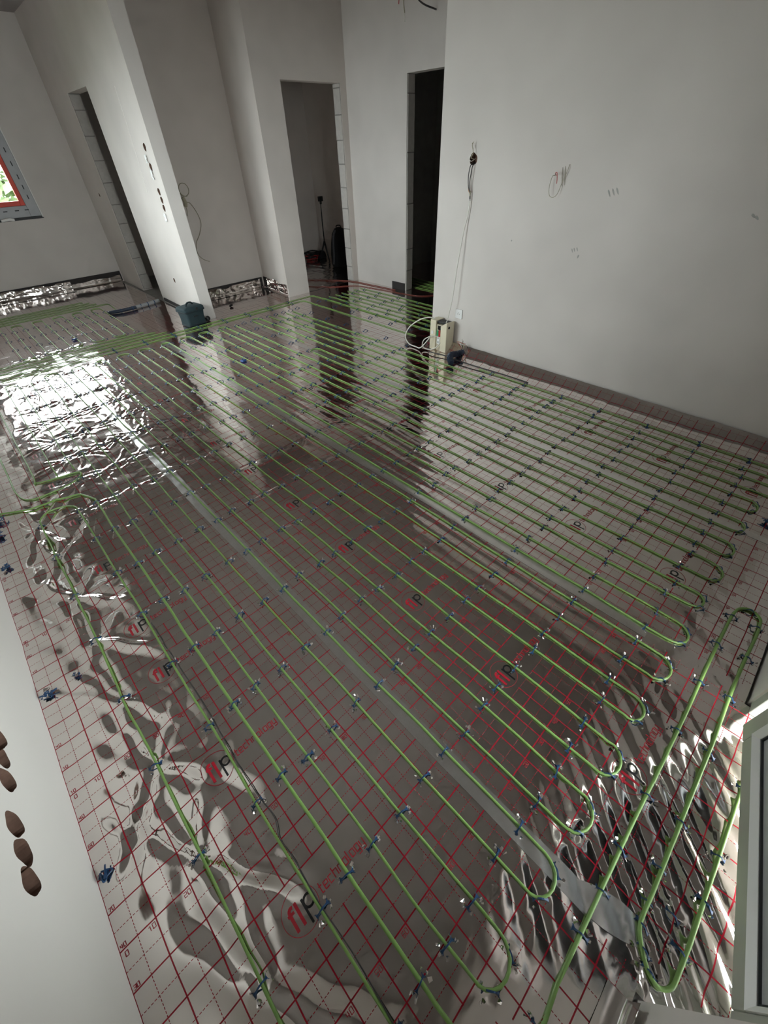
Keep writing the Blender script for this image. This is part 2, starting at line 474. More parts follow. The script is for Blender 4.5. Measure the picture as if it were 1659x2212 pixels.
# ------------------------------------------------------------------ windows and balcony door
def window_frame_box(mb, x0, x1, z0, z1, w, y0, y1):
    mb.box(x0, x0 + w, y0, y1, z0, z1); mb.box(x1 - w, x1, y0, y1, z0, z1)
    mb.box(x0 + w, x1 - w, y0, y1, z0, z0 + w); mb.box(x0 + w, x1 - w, y0, y1, z1 - w, z1)
    return mb
w1 = structure(empty('window_1', (0, 0, 0)))
window_frame_box(MB(), BWX0, BWX1 - 0.008, BWZ0 + 0.025, BWZ1, 0.13, YB + 0.012, YB + 0.075).build('frame', M['pvc_film'], w1, bevel=0.004)
window_frame_box(MB(), BWX0 + 0.13, BWX1 - 0.138, BWZ0 + 0.155, BWZ1 - 0.13, 0.055, YB + 0.03, YB + 0.09).build('sash', M['red'], w1, bevel=0.004)
MB().box(1.02, 1.14, YB + 0.014, YB + 0.08, BWZ0 + 0.15, BWZ1 - 0.12).build('mullion', M['pvc_film'], w1, bevel=0.004)
MB().box(BWX0 + 0.18, 1.02, YB + 0.055, YB + 0.063, BWZ0 + 0.2, BWZ1 - 0.17).build('pane', M['glass'], w1)
MB().box(1.14, BWX1 - 0.19, YB + 0.055, YB + 0.063, BWZ0 + 0.2, BWZ1 - 0.17).build('pane', M['glass'], w1)
MB().box(BWX1 - 0.008, BWX1 + 0.004, YB - 0.006, YB + 0.03, BWZ0 + 0.01, BWZ1).build('corner_bead', M['pvc_light'], w1)
MB().box(BWX0, BWX1 + 0.005, YB - 0.002, YB + 0.05, BWZ0 - 0.004, BWZ0 + 0.024).build('sill_gap', M['black'], w1)
for k, (dx, dz) in enumerate(((0.03, .06), (0.03, .17), (0.03, .28), (.03, .42), (.03, .56), (.10, -.05), (.22, -.06), (.36, -.05))):
    x = BWX1 - 0.06 - (dx - .03); z = BWZ0 + 0.16 + dz
    (MB().box(x - 0.012, x, YB + 0.009, YB + 0.013, z, z + 0.05) if dz > 0 else MB().box(x - 0.05, x, YB + 0.009, YB + 0.013, BWZ0 + .10, BWZ0 + .112)).build('film_mark', M['gasket'], w1)
MB().tube(smooth_path([(1.50, YB - 0.02, BWZ0 + 0.008), (1.60, YB - 0.012, BWZ0 + 0.02), (1.66, YB - 0.02, BWZ0 + 0.006)]), 0.018, 8).build('foam_lump', M['pvc_light'], w1, smooth=True)

w2 = structure(empty('window_2', (0, 0, 0)))
mb = MB()
for (y0, y1, z0, z1) in ((2.85, 2.93, .85, 2.30), (4.52, 4.60, .85, 2.30), (2.93, 4.52, .85, .93), (2.93, 4.52, 2.22, 2.30), (3.68, 3.78, .93, 2.22)):
    mb.box(-0.14, -0.07, y0, y1, z0, z1)
mb.build('frame', M['white'], w2, bevel=0.004)
MB().box(-0.11, -0.103, 2.93, 4.52, .93, 2.22).build('pane', M['glass'], w2)

# balcony door: fixed frame in the reveal and the leaf standing a little open
dr = structure(empty('door_1', (0, 0, 0)))
mb = MB()
mb.box(DX0, DX0 + 0.06, -1.26, -1.19, 0.0, DZ1); mb.box(DX1 - 0.05, DX1 + .004, -1.26, -1.008, 0.0, DZ1); mb.box(DX0 + .06, DX1 - .06, -1.26, -1.19, DZ1 - 0.06, DZ1)  # far post extended only to cover and grey the brightly lit reveal
mb.box(DX0 + .06, DX1 - .06, -1.26, -1.19, -0.016, 0.035)
mb.build('frame', M['pvc'], dr, bevel=0.004)
LEAF = structure(empty('door_2', (0.985, -1.155, 0.0), math.atan2(0.163, 0.815)))
LL, Z0, Z1, RW = 0.842, 0.05, 2.20, 0.068
def ring(mb, a0, a1, z0, z1, w, y0, y1):
    mb.box(a0, a0 + w, y0, y1, z0, z1); mb.box(a1 - w, a1, y0, y1, z0, z1)
    mb.box(a0 + w, a1 - w, y0, y1, z0, z0 + w); mb.box(a0 + w, a1 - w, y0, y1, z1 - w, z1); return mb
ring(MB(), 0, LL, Z0, Z1, RW, -0.07, 0.0).build('leaf_frame', M['pvc'], LEAF, bevel=0.006)
# bevelled glazing bead: a sloped ring
def bead(a0, a1, z0, z1, w, yo, yi):
    o_ = [(a0, z0), (a1, z0), (a1, z1), (a0, z1)]; i_ = [(a0 + w, z0 + w), (a1 - w, z0 + w), (a1 - w, z1 - w), (a0 + w, z1 - w)]
    v = [(x, yo, z) for x, z in o_] + [(x, yi, z) for x, z in i_] + [(x, yi - .02, z) for x, z in o_] + [(x, yi - .02, z) for x, z in i_]
    f = []
    for k in range(4):
        n = (k + 1) % 4
        f += [(k, n, 4 + n, 4 + k), (8 + k, 12 + k, 12 + n, 8 + n), (4 + k, 4 + n, 12 + n, 12 + k), (k, 8 + k, 8 + n, n)]
    return v, f
MB().add(*bead(RW, LL - RW, Z0 + RW, Z1 - RW, 0.018, 0.004, -0.010)).build('glazing_bead', M['pvc_light'], LEAF)
g = RW + 0.018
ring(MB(), g, LL - g, Z0 + g, Z1 - g, 0.005, -0.018, -0.012).build('gasket', M['gasket'], LEAF)
ring(MB(), g + .005, LL - g - .005, Z0 + g + .005, Z1 - g - .005, 0.030, -0.036, -0.018).build('spacer', M['alu'], LEAF)
MB().box(g + .006, LL - g - .006, -0.030, -0.026, Z0 + g + .006, Z1 - g - .006).build('pane', M['glass'], LEAF)
MB().box(LL - 0.055, LL - 0.03, 0.0, 0.012, 1.0, 1.16).tube([(LL - .043, .01, 1.08), (LL - .043, .05, 1.08), (LL - .16, .05, 1.08)], 0.009, 8).build('handle', M['pvc_light'], LEAF, bevel=0.002)

# outside: balcony slab, lawn, shrubs seen through the back window
tag(MB().box(-2, 6, -4.5, -1.32, -0.25, -0.03).build('balcony_slab', M['paving']), kind='structure')
tag(MB().box(-20, 25, 8.56, 40, -0.7, -0.5).build('lawn', M['lawn']), kind='structure')
tag(MB().box(-20, -0.36, -20, 8.55, -0.7, -0.5).build('side_lawn', simple('bare_soil', (0.055, 0.050, 0.042), 0.95, noise=0.3, scale=2)), kind='structure')  # unseen ground, coloured dark to cut bounce light on the upper walls
def shrub(x, y, h, rad, seed, label):
    r = np.random.default_rng(seed)
    v = []; f = []
    for k in range(700):
        u = r.normal(size=3); u /= np.linalg.norm(u); q = r.random() ** .33
        c = np.array([x + u[0] * rad * q, y + u[1] * rad * q, -0.5 + h * (0.52 + 0.48 * u[2] * q)])
        a = r.normal(size=3); a /= np.linalg.norm(a); b_ = np.cross(a, u); b_ /= (np.linalg.norm(b_) + 1e-9); s = 0.10 + 0.10 * r.random()
        n = len(v); v += [c + a * s, c + b_ * s * .6, c - a * s, c - b_ * s * .6]; f.append((n, n + 1, n + 2, n + 3))
    root = empty('shrub', (0, 0, 0)); tag(root, label, 'shrub', 'shrubs outside the back window')
    mk('foliage', v, f, M['leaf'], root)
    MB().tube([(x, y, -0.55), (x + .02, y, -0.2), (x, y + .02, -0.5 + h * .6)], [0.05, 0.04, 0.02], 8).build('stem', M['brick_dark'], root, smooth=True)
shrub(0.6, 11.5, 2.0, 1.0, 1, 'round green shrub on the lawn behind the middle of the back window')
shrub(2.6, 12.5, 2.4, 1.2, 2, 'tall green shrub on the lawn at the red edge of the back window')
shrub(-1.6, 12.2, 2.2, 1.1, 3, 'broad green shrub on the lawn at the far end of the back window')

# ------------------------------------------------------------------ the foil floor: height field with creases pulled by the clips
PX = [0.25, 0.448, 0.55, 0.652, 0.77, 0.897, 1.008, 1.111, 1.235, 1.332, 1.452, 1.577, 1.677, 1.799, 1.923, 2.021, 2.14, 2.271, 2.368, 2.49,
      2.617, 2.711, 2.828, 2.947, 3.051, 3.174, 3.295, 3.402, 3.522, 3.627, 3.748]
ROWS = [-0.60, -0.31, 0.04, 0.385, 0.725, 1.07, 1.415, 1.77, 2.11, 2.46, 2.81, 3.15, 3.50, 3.85, 4.20, 4.50]
XS = np.unique(np.round(np.concatenate([np.arange(0, 3.96, 0.010), np.arange(3.96, 6.11, 0.02), [0.0, 0.9935, 1.987, 2.98, 3.97, 5.30, 6.10, 2.66, 1.94, .93]]), 5))
YSG = np.unique(np.round(np.concatenate([np.arange(-1.18, 1.6, 0.0085), np.arange(1.6, 3.6, 0.012), np.arange(3.6, 8.21, 0.02), [-0.99, 0.87, 2.31, 4.99, 8.2, 5.88]]), 5))
GX, GY = np.meshgrid(XS, YSG)            # [iy, ix]
HF = np.zeros_like(GX)

def vnoise(x, y, seed):
    r = np.random.default_rng(seed); T = r.random((64, 64)) * 2 - 1
    xi = np.floor(x).astype(int); yi = np.floor(y).astype(int); fx = x - xi; fy = y - yi
    fx = fx * fx * fx * (fx * (fx * 6 - 15) + 10); fy = fy * fy * fy * (fy * (fy * 6 - 15) + 10)
    a = T[yi % 64, xi % 64]; b_ = T[yi % 64, (xi + 1) % 64]; c = T[(yi + 1) % 64, xi % 64]; d = T[(yi + 1) % 64, (xi + 1) % 64]
    return (a * (1 - fx) + b_ * fx) * (1 - fy) + (c * (1 - fx) + d * fx) * fy
def sbox(v, a, b_, s): return 1 / (1 + np.exp(-(v - a) / s)) * 1 / (1 + np.exp((v - b_) / s))
def zone_strong(x, y):       # crumpled area under the back window's reflection
    return sbox(x, -1, 1.35, 0.12) * sbox(y, 1.9, 5.6, 0.2)
def zone_left(x, y): return sbox(x, -1, 0.42, 0.05) * sbox(y, -2, 2.2, 0.15)
def zone_mid(x, y): return sbox(x, 1.75, 2.75, 0.12) * sbox(y, 0.9, 2.3, 0.2)
def zone_front(x, y): return sbox(y, -3, -0.63, 0.045) * sbox(x, 0.86, 2.75, 0.08)
def zone_row(x, y): return sbox(x, -1, 1.05, 0.10) * sbox(y, 0.9, 2.6, 0.2)

HF += 0.0022 * vnoise(GX * 2.2, GY * 1.3, 1) + 0.0010 * vnoise(GX * 6, GY * 2.2, 2)
HF += 0.0006 * vnoise(GX * 14, GY * 5, 3)
# soft bellies along the left wall
zl = zone_left(GX, GY)
HF += zl * (0.0075 * vnoise(GX * 8 + 2.0 * vnoise(GX * 3, GY * 2, 9), GY * 2.3 + 3, 4) + 0.002 * vnoise(GX * 20, GY * 3, 5))
# strongly crumpled patch
zs = zone_strong(GX, GY)
HF += zs * (0.0024 * (1 - 2 * np.abs(vnoise(GX * 10, GY * 6, 6))) + 0.0014 * vnoise(GX * 18 + 3 * vnoise(GX * 5, GY * 5, 13), GY * 14, 7))
# diagonal pleats in front of the balcony door
zf = zone_front(GX, GY)
s_ = GX * 0.76 - GY * 0.65
t_ = GX * 0.65 + GY * 0.76
wob = 0.55 * vnoise(s_ * 6, t_ * 2.2, 8) + 0.20 * vnoise(s_ * 14, t_ * 1.5, 14)
zp = zf * sbox(GX, 0.8, 1.75, 0.07)
HF += zp * 0.0105 * (np.abs(np.sin(s_ * 2 * PI / 0.128 + wob * 2.6)) ** 0.95 - 0.55) * (0.70 + 0.45 * vnoise(s_ * 9, t_ * 1.6, 10))
HF += zf * (0.0022 * vnoise(s_ * 24, t_ * 2.5, 15) + 0.0060 * vnoise(GX * 7, GY * 7, 18) * (1 - 0.6 * sbox(GX, 0.8, 1.75, 0.07)))
# long waves by the second joint
zm = sbox(GX, 1.75, 3.0, 0.12) * sbox(GY, -0.7, 2.2, 0.25)
HF += zm * 0.0013 * np.sin(GX * 2 * PI / 0.075 + 2.0 * vnoise(GX * 3, GY * 1.2, 12)) * (0.6 + 0.6 * vnoise(GX * 2, GY * 2, 16))
# far rooms crumple
zfr = sbox(GY, 5.02, 9, 0.02) * sbox(GX, 4.3, 9, 0.03)
HF += zfr * 0.004 * vnoise(GX * 13, GY * 13, 17)

def crease(x, y, ang, length, width, amp):
    """a ridge starting at a point, fading along its length"""
    R = length + 4 * width
    i0, i1 = np.searchsorted(XS, [x - R, x + R]); j0, j1 = np.searchsorted(YSG, [y - R, y + R])
    if i1 <= i0 or j1 <= j0: return
    sx = GX[j0:j1, i0:i1] - x; sy = GY[j0:j1, i0:i1] - y
    a = sx * math.cos(ang) + sy * math.sin(ang); c = -sx * math.sin(ang) + sy * math.cos(ang)
    c = c + 0.15 * a * math.sin(7 * ang) + 0.004 * np.sin(a * 40 + x * 30)
    t = np.clip(a / length, 0, 1)
    w = width * (0.6 + 0.8 * t)
    prof = np.exp(-(c / w) ** 2) - 0.35 * np.exp(-((np.abs(c) - 1.9 * w) / w) ** 2)
    env = np.where((a > 0) & (a < length), np.sin(PI * np.clip(t * 0.92 + 0.08, 0, 1)) ** 0.8, 0)
    HF[j0:j1, i0:i1] += amp * prof * env

CLIPS = []           # (x, y, angle)
CLAB = []
ORD = ('zeroth first second third fourth fifth sixth seventh eighth ninth tenth eleventh twelfth thirteenth fourteenth fifteenth sixteenth seventeenth eighteenth nineteenth twentieth '
       'twenty-first twenty-second twenty-third twenty-fourth twenty-fifth twenty-sixth twenty-seventh twenty-eighth twenty-ninth thirtieth thirty-first').split()
def clip_at(x, y, a=0.0, lab=None): CLIPS.append((x, y, a)); CLAB.append(lab)
for k, X in enumerate(PX):
    for j, Y in enumerate(ROWS):
        if k == 0 and (Y > 2.2 or Y < -0.5): continue
        if k in (1,) and Y > 2.3: continue
        if k >= 27 and 1.60 < Y < 2.3: continue
        clip_at(X + random.uniform(-.004, .004), Y + random.uniform(-.012, .012), random.uniform(-.22, .30),
                'blue clip on the %s pipe from the left wall, %s clip row' % (ORD[k + 1], ORD[j + 1]))
UPAIRS = [(3, 4), (5, 6), (7, 8), (9, 10), (11, 12), (13, 14), (15, 16), (17, 18), (19, 20), (21, 22), (23, 24), (25, 26)]
for n, (a, b_) in enumerate(UPAIRS):
    c = 0.5 * (PX[a] + PX[b_]); r_ = 0.5 * (PX[b_] - PX[a])
    clip_at(c - r_ * 0.75, -0.735, -1.0 + random.uniform(-.2, .2), 'blue clip on the %s front pipe bend from the left wall, at its near shoulder' % ORD[n + 1])
    clip_at(c + r_ * 0.80, -0.735, 0.9 + random.uniform(-.2, .2), 'blue clip on the %s front pipe bend from the left wall, at its far shoulder' % ORD[n + 1])
S1C = [(2.14, -.845), (1.91, -.845), (1.66, -.845), (1.38, -.85), (1.18, -.845), (1.05, -.85), (0.925, -.845), (0.70, -.85), (2.33, -.85), (2.42, -.90)]
S2C = [(2.34, -.94), (2.15, -.95), (1.92, -.945), (1.66, -.95), (1.38, -.95), (1.22, -.945), (1.12, -.945), (1.06, -.955), (1.015, -.975)]
S3C = [(1.08, -1.04), (1.23, -1.06), (1.37, -1.055), (1.62, -1.06)]
for nm, lst in (('inner', sorted(S1C)), ('middle', sorted(S2C)), ('outermost', sorted(S3C))):
    for n, (x, y) in enumerate(lst):
        clip_at(x, y, PI / 2 + random.uniform(-.35, .15), 'blue clip on the %s feed run by the balcony door, %s from tape flap' % (nm, ORD[n + 1]))
clip_at(1.14, -1.005, PI / 2 - .25, 'dark blue clip stuck in the foil between two feed runs by the balcony door')
clip_at(0.985, -1.0, PI / 2 - .25, 'dark blue clip on the tight feed pipe bend by the balcony door pier')
FIELD = len(CLIPS)
# circuits in the back of the room and in the hall
FAR_X = [0.72 + 0.118 * k for k in range(11)]
for X in FAR_X:
    for Y in (5.30, 5.68, 6.05, 6.42): clip_at(X, Y + random.uniform(-.05, .05), random.uniform(-.2, .2), 'tiny dark clip on the pipe winding before the back window')
HALL_X = [4.12 + 0.118 * k for k in range(8)]
for X in HALL_X:
    for Y in (2.75, 3.1, 3.45, 3.8, 4.15, 4.5): clip_at(X, Y + random.uniform(-.05, .05), random.uniform(-.2, .2))
for Y in (4.735, 4.84):
    for X in np.arange(1.5, 4.0, 0.33): clip_at(float(X), Y, PI / 2)

for (x, y, a) in CLIPS:
    ks, kl, km, kf, kr = (float(z(np.array(x), np.array(y))) for z in (zone_strong, zone_left, zone_mid, zone_front, zone_row))
    base = 0.10 + 0.02 * random.random()
    if y > 4.9 or x > 3.97: base = 0.45
    k = max(base, ks, 0.75 * kr, 0.45 * km, 0.35 * kf)
    nc = 2 + int((10 if ks > .4 else 5) * k)
    kk = k * (1.7 if ks > .4 else 1.0)
    for j in range(nc):
        ang = random.choice((0, PI)) + random.gauss(0, 0.35) if random.random() < 0.6 else random.uniform(0, 2 * PI)
        crease(x + 0.02 * math.cos(ang), y + 0.02 * math.sin(ang), ang, random.uniform(0.05, 0.12) * (1 + 0.8 * k), random.uniform(0.005, 0.010), random.choice((1, 1, -0.7)) * kk * random.uniform(0.0016, 0.0042))
    if kl > 0.3 and x < 0.4:   # wide tucks by the left wall
        for j in range(7):
            ang = (PI / 2, -PI / 2)[j % 2] + random.gauss(0, 0.42)
            crease(x, y, ang, random.uniform(0.20, 0.42), random.uniform(0.013, 0.032), random.choice((1, -1)) * random.uniform(0.005, 0.011))
    # pinch below the clip
    i0, i1 = np.searchsorted(XS, [x - .06, x + .06]); j0, j1 = np.searchsorted(YSG, [y - .06, y + .06])
    rr = np.hypot(GX[j0:j1, i0:i1] - x, GY[j0:j1, i0:i1] - y)
    HF[j0:j1, i0:i1] += -0.0015 * np.exp(-(rr / 0.02) ** 2)
# creases that run between neighbouring clips along a row
for Y in ROWS[5:11]:
    for k in range(1, 10):
        if random.random() < 0.75:
            xm = PX[k]; ln = PX[k + 1] - PX[k]
            crease(xm, Y + random.uniform(-.01, .01), random.gauss(0, .06), ln * random.uniform(.8, 1.1), random.uniform(.004, .007), random.choice((1, 1, -1)) * random.uniform(.0018, .0035))
HF = np.clip(HF, -0.0105, 0.020)

def hz(x, y):
    """bilinear height of the foil"""
    x = np.clip(np.asarray(x, float), XS[0], XS[-1] - 1e-6); y = np.clip(np.asarray(y, float), YSG[0], YSG[-1] - 1e-6)
    i = np.clip(np.searchsorted(XS, x, 'right') - 1, 0, len(XS) - 2); j = np.clip(np.searchsorted(YSG, y, 'right') - 1, 0, len(YSG) - 2)
    fx = (x - XS[i]) / (XS[i + 1] - XS[i]); fy = (y - YSG[j]) / (YSG[j + 1] - YSG[j])
    return (HF[j, i] * (1 - fx) + HF[j, i + 1] * fx) * (1 - fy) + (HF[j + 1, i] * (1 - fx) + HF[j + 1, i + 1] * fx) * fy

def grid_mesh(name, X, Y, Z, U, V, mat):
    ny, nx = X.shape
    me = bpy.data.meshes.new(name)
    idx = np.arange(nx * ny).reshape(ny, nx)
    q = np.stack([idx[:-1, :-1], idx[:-1, 1:], idx[1:, 1:], idx[1:, :-1]], -1).reshape(-1, 4)
    me.vertices.add(nx * ny); me.vertices.foreach_set('co', np.stack([X, Y, Z], -1).astype(np.float32).ravel())
    me.loops.add(q.size); me.loops.foreach_set('vertex_index', q.ravel().astype(np.int32))
    me.polygons.add(len(q)); me.polygons.foreach_set('loop_start', np.arange(0, q.size, 4, dtype=np.int32))
    me.update(calc_edges=True)
    uvl = me.uv_layers.new(name='UVMap')
    uv = np.stack([U, V], -1).reshape(-1, 2)[q.ravel()]
    uvl.data.foreach_set('uv', uv.astype(np.float32).ravel())
    me.validate()
    return link(name, me, mat, None, smooth=True)

def sheet(label, x0, x1, y0, y1, u0, phase, mat='foil', upstand=None, cat='foil sheet', step=1, group='foil sheets covering the floor'):
    ix = np.where((XS >= x0 - 1e-4) & (XS <= x1 + 1e-4))[0][::step]; iy = np.where((YSG >= y0 - 1e-4) & (YSG <= y1 + 1e-4))[0][::step]
    X = GX[np.ix_(iy, ix)].copy(); Y = GY[np.ix_(iy, ix)].copy(); Z = HF[np.ix_(iy, ix)].copy()
    U = X - u0; V = Y - phase + 50.0
    if upstand is not None:       # roll the far edge up the wall
        xb, xw, zt = upstand
        prof = []
        for t in np.linspace(0.06, 1, 16):
            prof.append((xb + (xw - .012 - xb) * t, (zt - .012) * t ** 1.75, xb + (xw - .012 - xb) * t * (1 + .22 * t)))
        yy = Y[:, :1]
        for (px_, pz_, pu_) in prof:
            t = max(0.0, min(1.0, pz_ / zt))
            wv = 0.006 * vnoise(yy * 5, yy * 0 + 3 * t, 21) * np.sin(PI * min(1, .15 + t)) + 0.003 * vnoise(yy * 16, yy * 0 + 4 * t, 22)
            X = np.concatenate([X, np.clip(px_ - 0.004 + wv, None, xw - 0.004)], 1); Y = np.concatenate([Y, yy], 1)
            Z = np.concatenate([Z, np.maximum(pz_ + 0.5 * wv, 0.001)], 1)
            U = np.concatenate([U, np.full_like(yy, pu_ - u0)], 1); V = np.concatenate([V, yy - phase + 50.0], 1)
    o = grid_mesh('foil_sheet', X, Y, Z, U, V, M[mat])
    tag(o, label, cat, group)
    return o

PHA = {'A1': 0.0, 'A2': 0.298, 'B': -0.012, 'C': 0.187, 'D': 0.084}
XO = {'A1': 0.0, 'A2': 0.0, 'B': 0.9935, 'C': 1.992, 'D': 2.985}
SH = {}
SH['A1'] = sheet('silver foil strip printed with red grid, nearest along the white left wall', 0.0, 0.9935, -0.99, 0.87, 0.0, PHA['A1'], 'foil_edge')
SH['A2'] = sheet('crumpled silver foil strip mirroring the window, along the left wall toward the back', 0.0, 0.9935, 0.87, 8.2, 0.0, PHA['A2'], 'foil_edge')
SH['B'] = sheet('red-gridded silver foil strip, second from the left wall, between two taped joints', 0.9935, 1.987, -0.99, 8.2, XO['B'], PHA['B'])
SH['C'] = sheet('red-gridded silver foil strip, third from the left wall, ending at the grey pier', 1.987, 2.98, -0.99, 4.99, XO['C'], PHA['C'])
SH['D'] = sheet('red-gridded silver foil strip rolled up against the foot of the right wall', 2.98, 3.79, -0.99, 2.31, XO['D'], PHA['D'], upstand=(3.79, XR, 0.105))
sheet('pinkish foil sheet before the narrow doorway beside the dark tool bag', 1.987, 2.66, 4.99, 8.2, XO['C'], 0.1, step=1)
sheet('foil sheet in the passage between cream box and niche', 2.98, 3.97, 2.31, 4.99, XO['D'], 0.084)
sheet('foil sheet on the niche floor between the two piers', 2.82, 3.97, 4.99, 5.88, XO['D'] - .1, 0.0)
sheet('foil sheet in the hall leading to the two far doorways', 3.97, 5.30, 0.97, 5.05, 3.98, 0.03)
sheet('crumpled bright foil sheet inside the far room with the backpack', 4.36, 6.10, 5.05, 7.04, 4.30, 0.0, mat='foil_plain')
sheet('piece of pleated foil under the balcony door leaf', 0.93, 1.94, -1.18, -0.99, XO['B'], PHA['B'])
o = grid_mesh('foil_sheet', *np.meshgrid(np.linspace(5.30, 7.0, 60), np.linspace(2.2, 5.0, 80)), np.zeros((80, 60)), *np.meshgrid(np.linspace(0.0, 1.7, 60), np.linspace(0, 2.8, 80)), M['foil'])
tag(o, 'dim foil sheet on the floor inside the dark doorway', 'foil sheet', 'foil sheets covering the floor')

# ------------------------------------------------------------------ print: logos and numbers laid on the foil surface
def stroke(pts, w, out, lift=0.0011, step=0.012):
    """ribbon along a polyline, hugging the foil"""
    P = [np.array(p, float) for p in pts]
    Q = [P[0]]
    for a, b_ in zip(P[:-1], P[1:]):
        n = max(1, int(np.ceil(np.linalg.norm(b_ - a) / step)))
        Q += [a + (b_ - a) * k / n for k in range(1, n + 1)]
    Q = np.array(Q)
    T = np.gradient(Q, axis=0); T /= (np.linalg.norm(T, axis=1)[:, None] + 1e-9)
    Nn = np.stack([-T[:, 1], T[:, 0]], 1) * w / 2
    for a in range(len(Q) - 1):
        n = len(out['v'])
        for p in (Q[a] - Nn[a], Q[a + 1] - Nn[a + 1], Q[a + 1] + Nn[a + 1], Q[a] + Nn[a]):
            out['v'].append((p[0], p[1], 0.0))
        out['f'].append((n, n + 1, n + 2, n + 3)); out['m'].append(out['mi'])
def arc(cx, cy, r, a0, a1, n=20):
    return [(cx + r * math.cos(math.radians(a0 + (a1 - a0) * k / n)), cy + r * math.sin(math.radians(a0 + (a1 - a0) * k / n))) for k in range(n + 1)]
# squared letters, unit box: width w, x-height 1, ascender 1.55, descender -0.5
GLY = {
 't': (0.62, [[(0.2, 1.5), (0.2, 0.0), (0.6, 0.0)], [(0.0, 1.0), (0.6, 1.0)]]),
 'e': (0.80, [[(0.0, 0.5), (0.75, 0.5), (0.75, 1.0), (0.0, 1.0), (0.0, 0.0), (0.75, 0.0)]]),
 'c': (0.76, [[(0.7, 1.0), (0.0, 1.0), (0.0, 0.0), (0.7, 0.0)]]),
 'h': (0.80, [[(0.0, 1.55), (0.0, 0.0)], [(0.0, 1.0), (0.72, 1.0), (0.72, 0.0)]]),
 'n': (0.80, [[(0.0, 0.0), (0.0, 1.0), (0.72, 1.0), (0.72, 0.0)]]),
 'o': (0.82, [[(0.0, 0.0), (0.74, 0.0), (0.74, 1.0), (0.0, 1.0), (0.0, 0.0)]]),
 'l': (0.30, [[(0.0, 1.55), (0.0, 0.0), (0.2, 0.0)]]),
 'g': (0.82, [[(0.74, 0.0), (0.0, 0.0), (0.0, 1.0), (0.74, 1.0), (0.74, -0.5), (0.05, -0.5)]]),
 'y': (0.78, [[(0.0, 1.0), (0.0, 0.0), (0.7, 0.0)], [(0.7, 1.0), (0.7, -0.5), (0.05, -0.5)]]),
}
DIG = {
 '0': [[(0, 0), (.6, 0), (.6, 1), (0, 1), (0, 0)]], '1': [[(.05, .8), (.35, 1), (.35, 0)]],
 '2': [[(0, 1), (.6, 1), (.6, .5), (0, .5), (0, 0), (.6, 0)]], '3': [[(0, 1), (.6, 1), (.6, 0), (0, 0)], [(.1, .5), (.6, .5)]],
 '4': [[(0, 1), (0, .45), (.6, .45)], [(.45, 1), (.45, 0)]], '5': [[(.6, 1), (0, 1), (0, .5), (.6, .5), (.6, 0), (0, 0)]],
 '6': [[(.6, 1), (0, 1), (0, 0), (.6, 0), (.6, .5), (0, .5)]], '7': [[(0, 1), (.6, 1), (.2, 0)]],
 '8': [[(0, 0), (.6, 0), (.6, 1), (0, 1), (0, 0)], [(0, .5), (.6, .5)]], '9': [[(.6, .5), (0, .5), (0, 1), (.6, 1), (.6, 0), (0, 0)]],
}
def settle(out):
    V = np.array(out['v'])
    # highest foil nearby so the ink never dips under the film
    z = np.max([hz(V[:, 0] + dx, V[:, 1] + dy) for dx, dy in ((0, 0), (.003, 0), (-.003, 0), (0, .003), (0, -.003))], axis=0)
    V[:, 2] = z + 0.0007
    return V
def logo(sheet_o, cx, cy, last=None):
    out = dict(v=[], f=[], m=[], mi=0)
    stroke(arc(cx, cy, 0.0545, 0, 360, 40), 0.0015, out)
    # f
    stroke([(cx - .036, cy + .010), (cx - .016, cy + .010)], .0075, out)
    stroke([(cx - .0285, cy - .034), (cx - .0285, cy + .012)] + arc(cx - .0195, cy + .014, .009, 170, 60, 6), .0085, out)
    # l
    stroke([(cx - .0065, cy - .034), (cx - .0065, cy + .026)], .0085, out)
    out['mi'] = 1   # p in black
    stroke([(cx + .0125, cy - .046), (cx + .0125, cy + .018)], .0062, out)
    stroke(arc(cx + .0285, cy + .0015, .0150, 0, 360, 22), .0062, out)
    out['mi'] = 0
    x = cx + .0645; s = .0185
    for ch in 'technology':
        wd_, ps = GLY[ch]
        for q in ps: stroke([(x + a * s * 0.92, cy - .016 + b_ * s) for a, b_ in q], .0031, out)
        x += wd_ * s * 0.92 + .0048
    V = settle(out)
    return mk('printed_logo', V, out['f'], [M['print_red'], M['print_black']], sheet_o, mi=out['m'])
def number(out, txt, x, y, h=.0125):
    for ch in txt:
        for q in DIG[ch]: stroke([(x + a * h, y + b_ * h) for a, b_ in q], .0018, out)
        x += h * 0.85
for key, y0, y1 in (('A1', -0.9, 0.80), ('A2', 0.95, 6.0), ('B', -0.9, 6.0), ('C', -0.85, 4.8), ('D', -0.85, 2.2)):
    ph, xo = PHA[key], XO[key]
    k0 = math.ceil((y0 - ph - .225) / .5)
    k = k0
    while ph + .225 + .5 * k < y1:
        logo(SH[key], xo + .405, ph + .225 + .5 * k); k += 1
    out = dict(v=[], f=[], m=[], mi=0)
    k = math.ceil((y0 - ph) / .5)
    while ph + .5 * k < min(y1, 3.0):
        yy = ph + .5 * k
        for j in range(1, 10): number(out, str(10 * j), xo + .1 * j - .0235, yy - .0185)
        if key[0] == 'A': number(out, '0', xo + .012, yy - .02)
        k += 1
    if key[0] == 'A':
        for yv in np.arange(math.ceil(y0 * 10) / 10, min(y1, 2.4), 0.1):
            q = yv + (ph % .1)
            number(out, str(random.choice((10, 20, 30, 40, 60, 70, 80, 90))), .006, q + .004, .010)
    V = settle(out)
    tag(mk('printed_numbers', V, out['f'], M['print_red'], SH[key]), kind='stuff')

